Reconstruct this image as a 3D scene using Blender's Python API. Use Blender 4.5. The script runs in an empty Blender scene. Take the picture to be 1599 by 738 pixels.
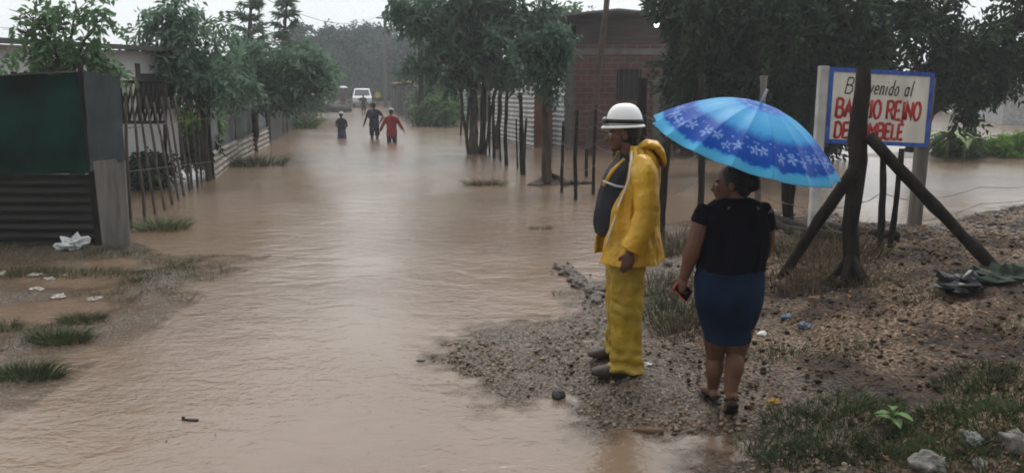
import bpy, bmesh, math, random
import numpy as np
from mathutils import Vector, Matrix, noise

R = math.radians
SC = bpy.context.scene
COL = SC.collection
random.seed(7)
RNG = np.random.default_rng(11)

# ------------------------------------------------------------------ camera, sky, sun, exposure
FPX, W0, H0 = 1255.0, 1599.0, 738.0
CAMZ, PITCH = 2.0, R(10.56)
cam = bpy.data.cameras.new('camera'); co = bpy.data.objects.new('camera', cam); COL.objects.link(co)
cam.sensor_width = 36; cam.lens = 36*FPX/W0; cam.clip_end = 3000; cam.clip_start = 0.05
co.location = (0, 0, CAMZ); co.rotation_euler = (math.pi/2-PITCH, 0, 0)
SC.camera = co
SUN_EL, SUN_AZ = R(58), R(12)          # overcast: broad dim sun high beyond the street
w = bpy.data.worlds.new('World'); SC.world = w; w.use_nodes = True
nt = w.node_tree; nt.nodes.clear()
out = nt.nodes.new('ShaderNodeOutputWorld'); bg = nt.nodes.new('ShaderNodeBackground')
sky = nt.nodes.new('ShaderNodeTexSky'); sky.sky_type = 'NISHITA'; sky.sun_disc = False
sky.sun_elevation = SUN_EL; sky.sun_rotation = SUN_AZ; sky.dust_density = 4; sky.air_density = 1.0
hs = nt.nodes.new('ShaderNodeHueSaturation'); hs.inputs['Saturation'].default_value = 0.12; hs.inputs['Value'].default_value = 1.0
tc = nt.nodes.new('ShaderNodeTexCoord'); nz = nt.nodes.new('ShaderNodeTexNoise')
nz.inputs['Scale'].default_value = 2.2; nz.inputs['Detail'].default_value = 5
cr = nt.nodes.new('ShaderNodeValToRGB')
cr.color_ramp.elements[0].position = 0.3; cr.color_ramp.elements[0].color = (6.6, 6.85, 7.0, 1)
cr.color_ramp.elements[1].position = 0.75; cr.color_ramp.elements[1].color = (8.4, 8.5, 8.6, 1)
mx = nt.nodes.new('ShaderNodeMixRGB'); mx.inputs[0].default_value = 0.75
nt.links.new(tc.outputs['Generated'], nz.inputs['Vector']); nt.links.new(nz.outputs['Fac'], cr.inputs[0])
nt.links.new(sky.outputs[0], hs.inputs['Color']); nt.links.new(hs.outputs[0], mx.inputs[1]); nt.links.new(cr.outputs[0], mx.inputs[2])
sxyz = nt.nodes.new('ShaderNodeSeparateXYZ'); nt.links.new(tc.outputs['Generated'], sxyz.inputs[0])
mrg = nt.nodes.new('ShaderNodeMapRange'); mrg.interpolation_type = 'SMOOTHSTEP'      # the veiled sun brightens the cloud beyond the street
for k_, v_ in (('From Min', -1), ('From Max', .9), ('To Min', .5), ('To Max', 1.1)): mrg.inputs[k_].default_value = v_
nt.links.new(sxyz.outputs['Y'], mrg.inputs['Value'])
mul = nt.nodes.new('ShaderNodeMixRGB'); mul.blend_type = 'MULTIPLY'; mul.inputs[0].default_value = 1
nt.links.new(mx.outputs[0], mul.inputs[1]); nt.links.new(mrg.outputs[0], mul.inputs[2])
mrz = nt.nodes.new('ShaderNodeMapRange')             # overcast sky: dimmer at the horizon than overhead
for k_, v_ in (('From Min', 0), ('From Max', .8), ('To Min', .72), ('To Max', 1.35)): mrz.inputs[k_].default_value = v_
nt.links.new(sxyz.outputs['Z'], mrz.inputs['Value'])
mul2 = nt.nodes.new('ShaderNodeMixRGB'); mul2.blend_type = 'MULTIPLY'; mul2.inputs[0].default_value = 1
nt.links.new(mul.outputs[0], mul2.inputs[1]); nt.links.new(mrz.outputs[0], mul2.inputs[2])
nt.links.new(mul2.outputs[0], bg.inputs['Color']); bg.inputs['Strength'].default_value = 0.125
nt.links.new(bg.outputs[0], out.inputs['Surface'])
sl = bpy.data.lights.new('sun', 'SUN'); sl.energy = 0.9; sl.angle = R(20); sl.color = (1, .97, .92)
so = bpy.data.objects.new('sun', sl); COL.objects.link(so)
so.rotation_euler = Vector((-math.sin(SUN_AZ)*math.cos(SUN_EL), -math.cos(SUN_AZ)*math.cos(SUN_EL), -math.sin(SUN_EL))).to_track_quat('-Z', 'Y').to_euler()
so.location = (0, 0, 60)
SC.view_settings.view_transform = 'Standard'; SC.view_settings.look = 'None'
SC.view_settings.gamma = 1; SC.view_settings.exposure = 0.56
SC.render.engine = 'CYCLES'
SC.cycles.use_denoising = True
SC.cycles.max_bounces = 6; SC.cycles.diffuse_bounces = 3; SC.cycles.glossy_bounces = 2; SC.cycles.transmission_bounces = 2
SC.cycles.volume_bounces = 3; SC.cycles.sample_clamp_indirect = 4
SC.cycles.filter_width = 1.8
HAZE = 0.0016

# ------------------------------------------------------------------ pixel -> world
CP, SP = math.cos(PITCH), math.sin(PITCH)
def ray(px, py):
    u, v = (px-W0/2)/FPX, (py-H0/2)/FPX
    return np.array((u, CP-v*SP, -SP-v*CP))
def G(px, py, z=0.0):
    r = ray(px, py); t = (z-CAMZ)/r[2]
    return Vector((r[0]*t, r[1]*t, z))
def D(px, py, d):
    r = ray(px, py); t = d/r[1]
    return Vector((r[0]*t, d, CAMZ+r[2]*t))

# ------------------------------------------------------------------ terrain heights
SHORE = [(1160,748),(1105,694),(1010,662),(900,634),(800,614),(745,592),(712,552),(735,527),(830,513),(940,505),
         (952,478),(925,450),(975,440),(1012,428),(1032,388),(1045,357),(1120,347),(1230,353),(1330,364),(1400,378),
         (1480,357),(1600,327),(1900,300),(2500,330),(3600,1500),(1330,1500),(1230,900)]
SH = np.array([[*G(a, b).xy] for a, b in SHORE])
def sdf(x, y, P):
    x = np.asarray(x, float); y = np.asarray(y, float)
    best = np.full(x.shape, 1e9); ins = np.zeros(x.shape, bool)
    for i in range(len(P)):
        a, b = P[i], P[(i+1) % len(P)]
        e = b-a; wx, wy = x-a[0], y-a[1]
        t = np.clip((wx*e[0]+wy*e[1])/(e@e), 0, 1)
        best = np.minimum(best, (wx-e[0]*t)**2+(wy-e[1]*t)**2)
        c = ((a[1] > y) != (b[1] > y))
        with np.errstate(divide='ignore', invalid='ignore'):
            xi = (b[0]-a[0])*(y-a[1])/(b[1]-a[1]+1e-12)+a[0]
        ins ^= c & (x < xi)
    return np.where(ins, 1, -1)*np.sqrt(best)
def vnoise(x, y, s, seed=0):
    ca, sa = math.cos(seed*1.1+.4), math.sin(seed*1.1+.4)
    x, y = (np.asarray(x)*ca-np.asarray(y)*sa)*s+seed*17.3, (np.asarray(x)*sa+np.asarray(y)*ca)*s+seed*5.7
    i, j = np.floor(x), np.floor(y); fx, fy = x-i, y-j
    fx = fx*fx*(3-2*fx); fy = fy*fy*(3-2*fy)
    def h(a, b):
        q = np.sin(a*127.1+b*311.7)*43758.5453
        return q-np.floor(q)
    return (h(i,j)*(1-fx)+h(i+1,j)*fx)*(1-fy)+(h(i,j+1)*(1-fx)+h(i+1,j+1)*fx)*fy-0.5
ISL = [(G(1535,243), 2.6, 1.0, .16), (G(1640,238), 2.6, 1.2, .16), (G(40,394), 1.0, .35, .06), (G(120,388), .5, .3, .02)]
def height(x, y):
    x = np.asarray(x, float); y = np.asarray(y, float)
    d = sdf(x, y, SH)
    d = d+vnoise(x, y, 2.2, 1)*.26+vnoise(x, y, 6, 2)*.12+vnoise(x, y, 17, 12)*.05
    up = np.clip(d, 0, None)
    h = np.minimum(.05*up, .12)+.020*np.clip(up/.5, 0, 1)+np.clip(x-1.15, 0, 2.6)*.15*(1-np.exp(-up/.7))
    dn = np.clip(-d, 0, None)
    h = np.where(d > 0, h, -np.minimum(np.where(dn < .45, .075*dn, .034+.12*(dn-.45)), .45))
    amp = np.clip(1-dn/.5, 0, 1)
    h = h+amp*(vnoise(x, y, 2.6, 3)*.085+vnoise(x, y, 7, 13)*.04+vnoise(x, y, 15, 4)*.034+vnoise(x, y, 33, 5)*.024)
    # shallow verge along the left side
    lv = np.clip((-1.9-x+.04*(y-5))/1.2, 0, 1)*np.clip((11.5-y)/2, 0, 1)
    h = np.where(d > 0, h, h*(1-lv)-.010*lv+lv*(vnoise(x, y, 1.5, 8)*.07+vnoise(x, y, 6, 9)*.02+vnoise(x, y, 18, 10)*.015))
    for p, rx, ry, hh in ISL:
        q = ((x-p.x)/rx)**2+((y-p.y)/ry)**2
        h = np.maximum(h, hh-(.25*q*hh*2.2)+vnoise(x, y, 4, 6)*.03*(q < 2)-np.where(q > 3, 1, 0))
    # far end of the street and far banks rise out of the water
    k = np.clip((y-86)/12, 0, 1); h = h*(1-k)+k*(.14+vnoise(x, y, .3, 7)*.1)
    # side yards beyond the fences, a little below the flood except far away
    return h
def hz(x, y): return float(height(np.array([x]), np.array([y]))[0])
def hit(px, py):
    r = ray(px, py); n = 500
    for t0, t1 in ((2.0, 14.0), (14.0, 60.0)):
        t = np.linspace(t0, t1, n); x, y, z = r[0]*t, r[1]*t, CAMZ+r[2]*t
        k = np.nonzero(z <= np.maximum(0, height(x, y)))[0]
        if len(k): i = k[0]; return Vector((x[i], y[i], z[i]))
    return G(px, py)

# ------------------------------------------------------------------ materials
MATS = {}
def mat(name, col, rough=.8, var=.25, scale=6, bump=0, bscale=30, metal=0, spec=.3, col2=None, transl=0, island=0, emit=0, stretch=None, det=5, bdist=.02):
    if name in MATS: return MATS[name]
    m = bpy.data.materials.new(name); m.use_nodes = True
    n = m.node_tree; b = n.nodes['Principled BSDF']
    b.inputs['Roughness'].default_value = rough; b.inputs['Metallic'].default_value = metal
    b.inputs['Specular IOR Level'].default_value = spec
    tcn = n.nodes.new('ShaderNodeTexCoord'); mp = n.nodes.new('ShaderNodeMapping')
    n.links.new(tcn.outputs['Object'], mp.inputs['Vector'])
    if stretch: mp.inputs['Scale'].default_value = stretch
    no = n.nodes.new('ShaderNodeTexNoise'); no.inputs['Scale'].default_value = scale; no.inputs['Detail'].default_value = det
    n.links.new(mp.outputs[0], no.inputs['Vector'])
    ra = n.nodes.new('ShaderNodeValToRGB')
    c1 = tuple(max(0, c*(1-var)) for c in col); c2 = tuple(c*(1+var) for c in (col2 or col))
    ra.color_ramp.elements[0].position = .32; ra.color_ramp.elements[0].color = (*c1, 1)
    ra.color_ramp.elements[1].position = .68; ra.color_ramp.elements[1].color = (*c2, 1)
    n.links.new(no.outputs['Fac'], ra.inputs[0])
    c = ra.outputs[0]
    if island:
        g = n.nodes.new('ShaderNodeNewGeometry'); ml = n.nodes.new('ShaderNodeMapRange')
        ml.inputs['To Min'].default_value = 1-island; ml.inputs['To Max'].default_value = 1+island
        n.links.new(g.outputs['Random Per Island'], ml.inputs['Value'])
        mm = n.nodes.new('ShaderNodeMixRGB'); mm.blend_type = 'MULTIPLY'; mm.inputs[0].default_value = 1
        n.links.new(c, mm.inputs[1]); n.links.new(ml.outputs[0], mm.inputs[2]); c = mm.outputs[0]
    n.links.new(c, b.inputs['Base Color'])
    if bump:
        bn = n.nodes.new('ShaderNodeTexNoise'); bn.inputs['Scale'].default_value = bscale; bn.inputs['Detail'].default_value = 6
        n.links.new(mp.outputs[0], bn.inputs['Vector'])
        bu = n.nodes.new('ShaderNodeBump'); bu.inputs['Strength'].default_value = bump; bu.inputs['Distance'].default_value = bdist
        n.links.new(bn.outputs['Fac'], bu.inputs['Height']); n.links.new(bu.outputs[0], b.inputs['Normal'])
    if transl:
        tr = n.nodes.new('ShaderNodeBsdfTranslucent'); n.links.new(c, tr.inputs['Color'])
        ms = n.nodes.new('ShaderNodeMixShader'); ms.inputs[0].default_value = transl
        o = n.nodes['Material Output']
        n.links.new(b.outputs[0], ms.inputs[1]); n.links.new(tr.outputs[0], ms.inputs[2]); n.links.new(ms.outputs[0], o.inputs['Surface'])
    if emit:
        b.inputs['Emission Color'].default_value = (*col, 1); b.inputs['Emission Strength'].default_value = emit
    MATS[name] = m
    return m

def leafmat(name, col, transl=.25, island=.45): return mat(name, col, rough=.55, var=.3, scale=.9, transl=transl, island=island, spec=.12)

# ------------------------------------------------------------------ mesh builder
ORI = {}
def tag(o, label=None, cat=None, group=None, kind=None):
    if label: o['label'] = label
    if cat: o['category'] = cat
    if group: o['group'] = group
    if kind: o['kind'] = kind
    return o
def root(name, label, cat, loc, group=None):
    o = bpy.data.objects.new(name, None); COL.objects.link(o); o.location = loc; o.empty_display_size = .1
    ORI[o] = Vector(loc)
    return tag(o, label, cat, group)
def link(name, me, mats, parent=None, origin=None):
    o = bpy.data.objects.new(name, me); COL.objects.link(o)
    for m in (mats if isinstance(mats, (list, tuple)) else [mats]): me.materials.append(m)
    if parent is not None:
        o.parent = parent; ORI[o] = ORI[parent]
    else:
        ORI[o] = Vector(origin or (0, 0, 0)); o.location = ORI[o]
    return o

def frame_of(t):
    t = t.normalized()
    a = Vector((0, 0, 1)) if abs(t.z) < .9 else Vector((1, 0, 0))
    x = t.cross(a).normalized()
    return x, t.cross(x).normalized()
class MB:
    def __init__(s): s.v = []; s.f = []
    def add(s, V, F):
        n = len(s.v); s.v.extend(tuple(p) for p in V); s.f.extend(tuple(i+n for i in f) for f in F)
    def ring_skin(s, rings, cap=True, closed=True):
        n = len(rings[0]); V = [p for r in rings for p in r]; F = []
        m = n if closed else n-1
        for i in range(len(rings)-1):
            for j in range(m):
                k = (j+1) % n
                F.append((i*n+j, i*n+k, (i+1)*n+k, (i+1)*n+j))
        if cap and closed:
            F.append(tuple(range(n-1, -1, -1))); F.append(tuple((len(rings)-1)*n+j for j in range(n)))
        s.add(V, F)
    def tube(s, pts, rad, n=8, jit=0, cap=True, squash=None):
        pts = [Vector(p) for p in pts]
        if not isinstance(rad, (list, tuple)): rad = [rad]*len(pts)
        t0 = (pts[1]-pts[0]).normalized(); x, y = frame_of(t0); rings = []
        for i, p in enumerate(pts):
            t = (pts[min(i+1, len(pts)-1)]-pts[max(i-1, 0)]).normalized()
            x = (x-t*x.dot(t)).normalized(); y = t.cross(x)
            r = rad[i]; ring = []
            for j in range(n):
                a = 2*math.pi*j/n; q = r*(1+(random.uniform(-jit, jit) if jit else 0))
                o = (x*math.cos(a)+y*math.sin(a))*q
                if squash is not None:
                    nn, k = squash; o = o-nn*o.dot(nn)*(1-k)
                ring.append(p+o)
            rings.append(ring)
        s.ring_skin(rings, cap)
    def pole(s, a, b, r0, r1, bend=.02, n=8, k=7, jit=.12, knots=True):
        a, b = Vector(a), Vector(b); L = (b-a).length
        off = Vector((random.uniform(-1, 1), random.uniform(-1, 1), 0))*bend*L
        pts = []; rad = []
        for i in range(k+1):
            t = i/k; pts.append(a.lerp(b, t)+off*math.sin(math.pi*t)+Vector((random.uniform(-1, 1), random.uniform(-1, 1), 0))*bend*.25*L*(0 < i < k))
            rad.append((r0+(r1-r0)*t)*random.uniform(.9, 1.12))
        s.tube(pts, rad, n, jit)
    def box(s, c, size, rot=None):
        c = Vector(c); hx, hy, hzv = (q/2 for q in size); V = []
        for x in (-hx, hx):
            for y in (-hy, hy):
                for z in (-hzv, hzv):
                    p = Vector((x, y, z)); V.append(c+(rot @ p if rot else p))
        s.add(V, [(0,1,3,2),(4,6,7,5),(0,4,5,1),(2,3,7,6),(0,2,6,4),(1,5,7,3)])
    def prism(s, poly, ext):
        n = len(poly); e = Vector(ext); V = [Vector(p) for p in poly]+[Vector(p)+e for p in poly]
        s.add(V, [tuple(range(n-1, -1, -1)), tuple(range(n, 2*n))]+[(i, (i+1) % n, n+(i+1) % n, n+i) for i in range(n)])
    def ell(s, c, r, rot=None, nu=14, nv=9):
        c = Vector(c); r = r if isinstance(r, (tuple, list)) else (r, r, r); V = []; F = []
        for i in range(1, nv):
            th = math.pi*i/nv
            for j in range(nu):
                a = 2*math.pi*j/nu
                p = Vector((r[0]*math.sin(th)*math.cos(a), r[1]*math.sin(th)*math.sin(a), r[2]*math.cos(th)))
                V.append(c+(rot @ p if rot else p))
        t, b = Vector((0, 0, r[2])), Vector((0, 0, -r[2]))
        V.append(c+(rot @ t if rot else t)); V.append(c+(rot @ b if rot else b)); T = len(V)-2
        for i in range(nv-2):
            for j in range(nu):
                k = (j+1) % nu; F.append((i*nu+j, (i+1)*nu+j, (i+1)*nu+k, i*nu+k))
        for j in range(nu):
            k = (j+1) % nu; F.append((T, j, k)); F.append((T+1, (nv-2)*nu+k, (nv-2)*nu+j))
        s.add(V, F)
    def build(s, name, mats, parent=None, origin=None, smooth=True, remesh=0, sm=0, bevel=0):
        o = ORI[parent] if parent is not None else Vector(origin or (0, 0, 0))
        me = bpy.data.meshes.new(name)
        me.from_pydata([(p[0]-o.x, p[1]-o.y, p[2]-o.z) for p in s.v], [], s.f); me.update()
        bm = bmesh.new(); bm.from_mesh(me); bmesh.ops.recalc_face_normals(bm, faces=bm.faces)
        if bevel:
            bmesh.ops.bevel(bm, geom=[e for e in bm.edges if e.is_manifold and e.calc_face_angle(0) > .6], offset=bevel, segments=2, affect='EDGES', profile=.6)
        bm.to_mesh(me); bm.free()
        ob = link(name, me, mats, parent, origin)
        if remesh:
            m = ob.modifiers.new('r', 'REMESH'); m.mode = 'VOXEL'; m.voxel_size = remesh
            if sm:
                k = ob.modifiers.new('s', 'SMOOTH'); k.factor = .5; k.iterations = sm
            dg = bpy.context.evaluated_depsgraph_get()
            me2 = bpy.data.meshes.new_from_object(ob.evaluated_get(dg)); ob.modifiers.clear()
            ob.data = me2; bpy.data.meshes.remove(me); me = me2; me.name = name
            if not me.materials:
                for q in (mats if isinstance(mats, (list, tuple)) else [mats]): me.materials.append(q)
        if smooth: me.polygons.foreach_set('use_smooth', [True]*len(me.polygons))
        return ob

def mesh_np(name, V, F, mats, parent=None, origin=None, smooth=False):
    o = ORI[parent] if parent is not None else Vector(origin or (0, 0, 0))
    V = np.asarray(V, np.float32)-np.array(o, np.float32); F = np.asarray(F, np.int32); k = F.shape[1]
    me = bpy.data.meshes.new(name)
    me.vertices.add(len(V)); me.vertices.foreach_set('co', V.ravel())
    me.loops.add(F.size); me.loops.foreach_set('vertex_index', F.ravel())
    me.polygons.add(len(F)); me.polygons.foreach_set('loop_start', np.arange(0, F.size, k, dtype=np.int32))
    if smooth: me.polygons.foreach_set('use_smooth', np.ones(len(F), bool))
    me.update(calc_edges=True); me.validate()
    return link(name, me, mats, parent, origin)

# ------------------------------------------------------------------ foliage
def unit(a): return a/np.maximum(np.linalg.norm(a, axis=1, keepdims=True), 1e-9)
def leaf_geo(P, T, N, L, Wd, fold=.25, droop=.15):
    """folded leaf: base, two flanks, tip"""
    S = unit(np.cross(T, N)); N = np.cross(S, T)
    L = L[:, None]; Wd = Wd[:, None]
    mid = P+T*L*.45
    a = mid+S*Wd*.5+N*Wd*fold; b = mid-S*Wd*.5+N*Wd*fold
    tip = P+T*L-np.array([0, 0, 1.])*L*droop
    V = np.stack([P, a, tip, b], 1).reshape(-1, 3); n = len(P)
    i = np.arange(n)[:, None]*4
    F = np.concatenate([i+np.array([[0, 1, 2]]), i+np.array([[0, 2, 3]])], 0)
    return V, F
def foliage(clumps, twigs, per, ll, lw, tl, rng, droop=.3, surf=.45, sub=9):
    C = np.array([[*c] for c, r in clumps]); Rr = np.array([[*r] for c, r in clumps])
    wt = (Rr.prod(1))**(.62); wt /= wt.sum()
    ns = max(len(C)*5, int(len(C)*sub))
    k0 = rng.choice(len(C), ns, p=wt); d0 = unit(rng.normal(size=(ns, 3))); u0 = rng.random(ns)**.4
    C2 = C[k0]+Rr[k0]*d0*(u0*.92)[:, None]; R2 = Rr[k0]*(.22+.26*rng.random(ns))[:, None]
    k = rng.integers(0, ns, twigs)
    d = unit(rng.normal(size=(twigs, 3))); u = rng.random(twigs)**surf
    P = C2[k]+R2[k]*d*u[:, None]; d = unit(d*.6+d0[k]*.7)
    T = unit(d*.8+rng.normal(size=(twigs, 3))*.6-np.array([0, 0, droop]))
    S = unit(np.cross(T, rng.normal(size=(twigs, 3))))
    tlen = tl*(.6+.8*rng.random(twigs))
    allP = []; allT = []; allN = []
    for j in range(per):
        t = (j+.6)/per; sg = 1 if j % 2 else -1
        p = P+T*(tlen*t)[:, None]-np.array([0, 0, 1.])*(tlen*t*t*.25)[:, None]
        tt = unit(T*.45+S*sg*.9+rng.normal(size=(twigs, 3))*.28-np.array([0, 0, droop*.6]))
        nn = unit(np.cross(T, S)*1.0+rng.normal(size=(twigs, 3))*.4+np.array([0, 0, .5]))
        allP.append(p); allT.append(tt); allN.append(nn)
    P = np.concatenate(allP); T = np.concatenate(allT); N = np.concatenate(allN)
    L = ll*(.65+.7*rng.random(len(P))); Wd = lw*(.7+.6*rng.random(len(P)))
    return leaf_geo(P, T, N, L, Wd)
def clumps_px(lst, d):
    out_ = []
    for c in lst:
        px, py, rx, ry = c[:4]; dd = d+(c[4] if len(c) > 4 else 0)
        p = D(px, py, dd); s = dd/FPX
        out_.append((p, (rx*s, (rx+ry)*.5*s*.9, ry*s)))
    return out_
BARK = lambda: mat('bark', (.06, .05, .04), spec=.1, rough=.9, var=.4, scale=9, bump=.6, bscale=25, stretch=(1, 1, .3))
def tree(name, label, base, d, cl, twigs, per, ll, lw, tl, lm, trunk_r=.12, fork=None, droop=.3, group=None, cat='tree', seed=1, surf=.45, limbs=True, bark=None, extra=None, sub=9):
    rng = np.random.default_rng(seed); random.seed(seed)
    t = root(name, label, cat, base, group)
    C = clumps_px(cl, d)
    b = Vector(base)
    mb = MB()
    cen = sum((c[0] for c in C), Vector())/len(C)
    top = max(c[0].z for c in C)
    fz = fork if fork is not None else b.z+(min(c[0].z-c[1][2]*.5 for c in C)-b.z)*.9
    f = Vector((b.x+(cen.x-b.x)*.25, b.y+(cen.y-b.y)*.25, fz))
    k = 7; pts = []; rad = []
    for i in range(k+1):
        q = i/k; pts.append(Vector((b.x, b.y, b.z-.3)).lerp(f, q)+Vector((random.uniform(-1, 1), random.uniform(-1, 1), 0))*trunk_r*.35*(0 < i < k)); rad.append(trunk_r*(1.25-.5*q)*(1.25 if i == 0 else 1))
    mb.tube(pts, rad, 9, .16)
    if limbs:
        for c, r in C:
            e = Vector(c)+Vector((0, 0, r[2]*.3)); m = f.lerp(e, .5)+Vector((0, 0, .12*(e-f).length))
            rr = trunk_r*.42
            mb.tube([f-Vector((0, 0, .1)), f.lerp(m, .5), m, m.lerp(e, .55), e], [rr*1.2, rr, rr*.75, rr*.45, rr*.15], 6, .08)
            for _ in range(5):
                q = Vector((random.gauss(0, 1), random.gauss(0, 1), random.gauss(0, .7))).normalized()
                e2 = Vector(c)+Vector((q.x*r[0], q.y*r[1], q.z*r[2]))*.85; s0 = m.lerp(e, random.uniform(.1, .8))
                mb.tube([s0, s0.lerp(e2, .5)+Vector((0, 0, .05)), e2], [rr*.38, rr*.25, rr*.08], 5)
    if extra: extra(mb, b, f)
    mb.build('trunk', bark or BARK(), t)
    V, F = foliage(C, twigs, per, ll, lw, tl, rng, droop, surf, sub)
    mesh_np('crown', V, F, lm, t)
    return t
def shrub(name, label, base, d, cl, twigs, per, ll, lw, tl, lm, group=None, seed=1, cat='shrub', surf=.5, droop=.1):
    rng = np.random.default_rng(seed); random.seed(seed)
    t = root(name, label, cat, base, group); C = clumps_px(cl, d); mb = MB(); b = Vector(base)
    for c, r in C:
        for _ in range(3):
            e = Vector(c)+Vector((random.uniform(-.5, .5)*r[0], random.uniform(-.5, .5)*r[1], random.uniform(0, .6)*r[2]))
            s0 = Vector((b.x+(e.x-b.x)*.3, b.y+(e.y-b.y)*.3, b.z-.1)); mb.tube([s0, s0.lerp(e, .5)+Vector((0, 0, .05)), e], [.02, .015, .005], 5)
    mb.build('stem', BARK(), t)
    V, F = foliage(C, twigs, per, ll, lw, tl, rng, droop, surf); mesh_np('foliage', V, F, lm, t)
    return t
def blades(centers, rad, n, hgt, wid, rng, spread=.5, zs=None):
    """grass blades: thin bent triangles strips"""
    k = len(centers); c = np.array(centers)
    i = rng.integers(0, k, n)
    a = rng.random(n)*2*np.pi; q = np.sqrt(rng.random(n))
    P = c[i].copy(); P[:, 0] += np.cos(a)*q*rad[0]; P[:, 1] += np.sin(a)*q*rad[1]
    if zs is not None: P[:, 2] = zs(P[:, 0], P[:, 1])-.01
    d = np.stack([np.cos(a)*spread*q+rng.normal(size=n)*.25, np.sin(a)*spread*q+rng.normal(size=n)*.25, np.ones(n)], 1); d = unit(d)
    h = (hgt*(.4+.8*rng.random(n)))[:, None]; out2 = np.stack([d[:, 0], d[:, 1], np.zeros(n)], 1)
    s = unit(np.cross(d, rng.normal(size=(n, 3))))*wid
    m = P+d*h*.6; tip = P+d*h+out2*h*.5-np.array([0, 0, 1.])*h*.12*np.linalg.norm(out2, axis=1, keepdims=True)
    V = np.stack([P-s*.5, P+s*.5, m+s*.4, m-s*.4, tip], 1).reshape(-1, 3)
    j = np.arange(n)[:, None]*5
    F = np.concatenate([j+np.array([[0, 1, 2]]), j+np.array([[0, 2, 3]]), j+np.array([[3, 2, 4]])], 0)
    return V, F

# ------------------------------------------------------------------ setting: ground, water, haze
def lin(a, b, st): return list(np.arange(a, b, st))
xs = lin(-320, -60, 20)+lin(-60, -10, 2.5)+lin(-10, -7, .16)+lin(-7, -1.2, .05)+lin(-1.2, 5.2, .035)+lin(5.2, 14, .2)+lin(14, 60, 2)+lin(60, 321, 20)
ys = lin(-18, 2, 1.5)+lin(2, 8.6, .032)+lin(8.6, 14, .07)+lin(14, 40, .5)+lin(40, 90, 2)+lin(90, 401, 15)
XX, YY = np.meshgrid(xs, ys); ZZ = height(XX, YY)
V = np.stack([XX.ravel(), YY.ravel(), ZZ.ravel()], 1); nx, ny = len(xs), len(ys)
I = (np.arange(ny-1)[:, None]*nx+np.arange(nx-1)[None]).ravel()
F = np.stack([I, I+1, I+nx+1, I+nx], 1)
def ground_material():
    m = bpy.data.materials.new('wet_earth'); m.use_nodes = True; n = m.node_tree; b = n.nodes['Principled BSDF']; b.inputs['Specular IOR Level'].default_value = .3
    g = n.nodes.new('ShaderNodeNewGeometry'); sx = n.nodes.new('ShaderNodeSeparateXYZ'); n.links.new(g.outputs['Position'], sx.inputs[0])
    def nz_(s, det=6):
        a = n.nodes.new('ShaderNodeTexNoise'); a.inputs['Scale'].default_value = s; a.inputs['Detail'].default_value = det; n.links.new(g.outputs['Position'], a.inputs['Vector']); return a
    def ramp(src, e):
        r = n.nodes.new('ShaderNodeValToRGB'); els = r.color_ramp.elements
        while len(els) < len(e): els.new(.5)
        for q, (p, c) in zip(els, e): q.position = p; q.color = (*c, 1)
        n.links.new(src, r.inputs[0]); return r
    def mix(f, a, c, bl='MIX'):
        q = n.nodes.new('ShaderNodeMixRGB'); q.blend_type = bl
        for i, v in ((0, f), (1, a), (2, c)):
            if isinstance(v, (int, float)): q.inputs[i].default_value = v
            elif isinstance(v, tuple): q.inputs[i].default_value = (*v, 1)
            else: n.links.new(v, q.inputs[i])
        return q.outputs[0]
    n1, n2, n3 = nz_(1.6), nz_(38, 8), nz_(9)
    mud = ramp(n2.outputs['Fac'], [(.3, (.016, .011, .006)), (.5, (.072, .050, .032)), (.72, (.20, .15, .105))]).outputs[0]
    straw = ramp(n2.outputs['Fac'], [(.28, (.014, .009, .005)), (.5, (.10, .067, .041)), (.70, (.30, .215, .145))]).outputs[0]
    soil = ramp(n3.outputs['Fac'], [(.35, (.012, .007, .005)), (.65, (.05, .029, .018))]).outputs[0]
    dry = mix(ramp(n1.outputs['Fac'], [(.42, (0, 0, 0)), (.58, (1, 1, 1))]).outputs[0], straw, soil)
    ad = n.nodes.new('ShaderNodeMath'); ad.operation = 'MULTIPLY_ADD'; ad.inputs[1].default_value = .16; n.links.new(n3.outputs['Fac'], ad.inputs[0]); n.links.new(sx.outputs['Z'], ad.inputs[2])
    wet = n.nodes.new('ShaderNodeMapRange'); wet.inputs['From Min'].default_value = .14; wet.inputs['From Max'].default_value = .27; n.links.new(ad.outputs[0], wet.inputs['Value'])
    n.links.new(mix(wet.outputs[0], mud, dry), b.inputs['Base Color'])
    rr = n.nodes.new('ShaderNodeMapRange'); rr.inputs['To Min'].default_value = .3; rr.inputs['To Max'].default_value = .85; n.links.new(wet.outputs[0], rr.inputs['Value'])
    n.links.new(rr.outputs[0], b.inputs['Roughness'])
    vo = n.nodes.new('ShaderNodeTexVoronoi'); vo.inputs['Scale'].default_value = 45; n.links.new(g.outputs['Position'], vo.inputs['Vector'])
    am = n.nodes.new('ShaderNodeMath'); am.operation = 'SUBTRACT'; n.links.new(n2.outputs['Fac'], am.inputs[0]); n.links.new(vo.outputs['Distance'], am.inputs[1])
    bu = n.nodes.new('ShaderNodeBump'); bu.inputs['Strength'].default_value = .8; bu.inputs['Distance'].default_value = .02
    n.links.new(am.outputs[0], bu.inputs['Height']); n.links.new(bu.outputs[0], b.inputs['Normal'])
    return m
tag(mesh_np('ground', V, F, ground_material(), smooth=True), kind='structure')

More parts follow.
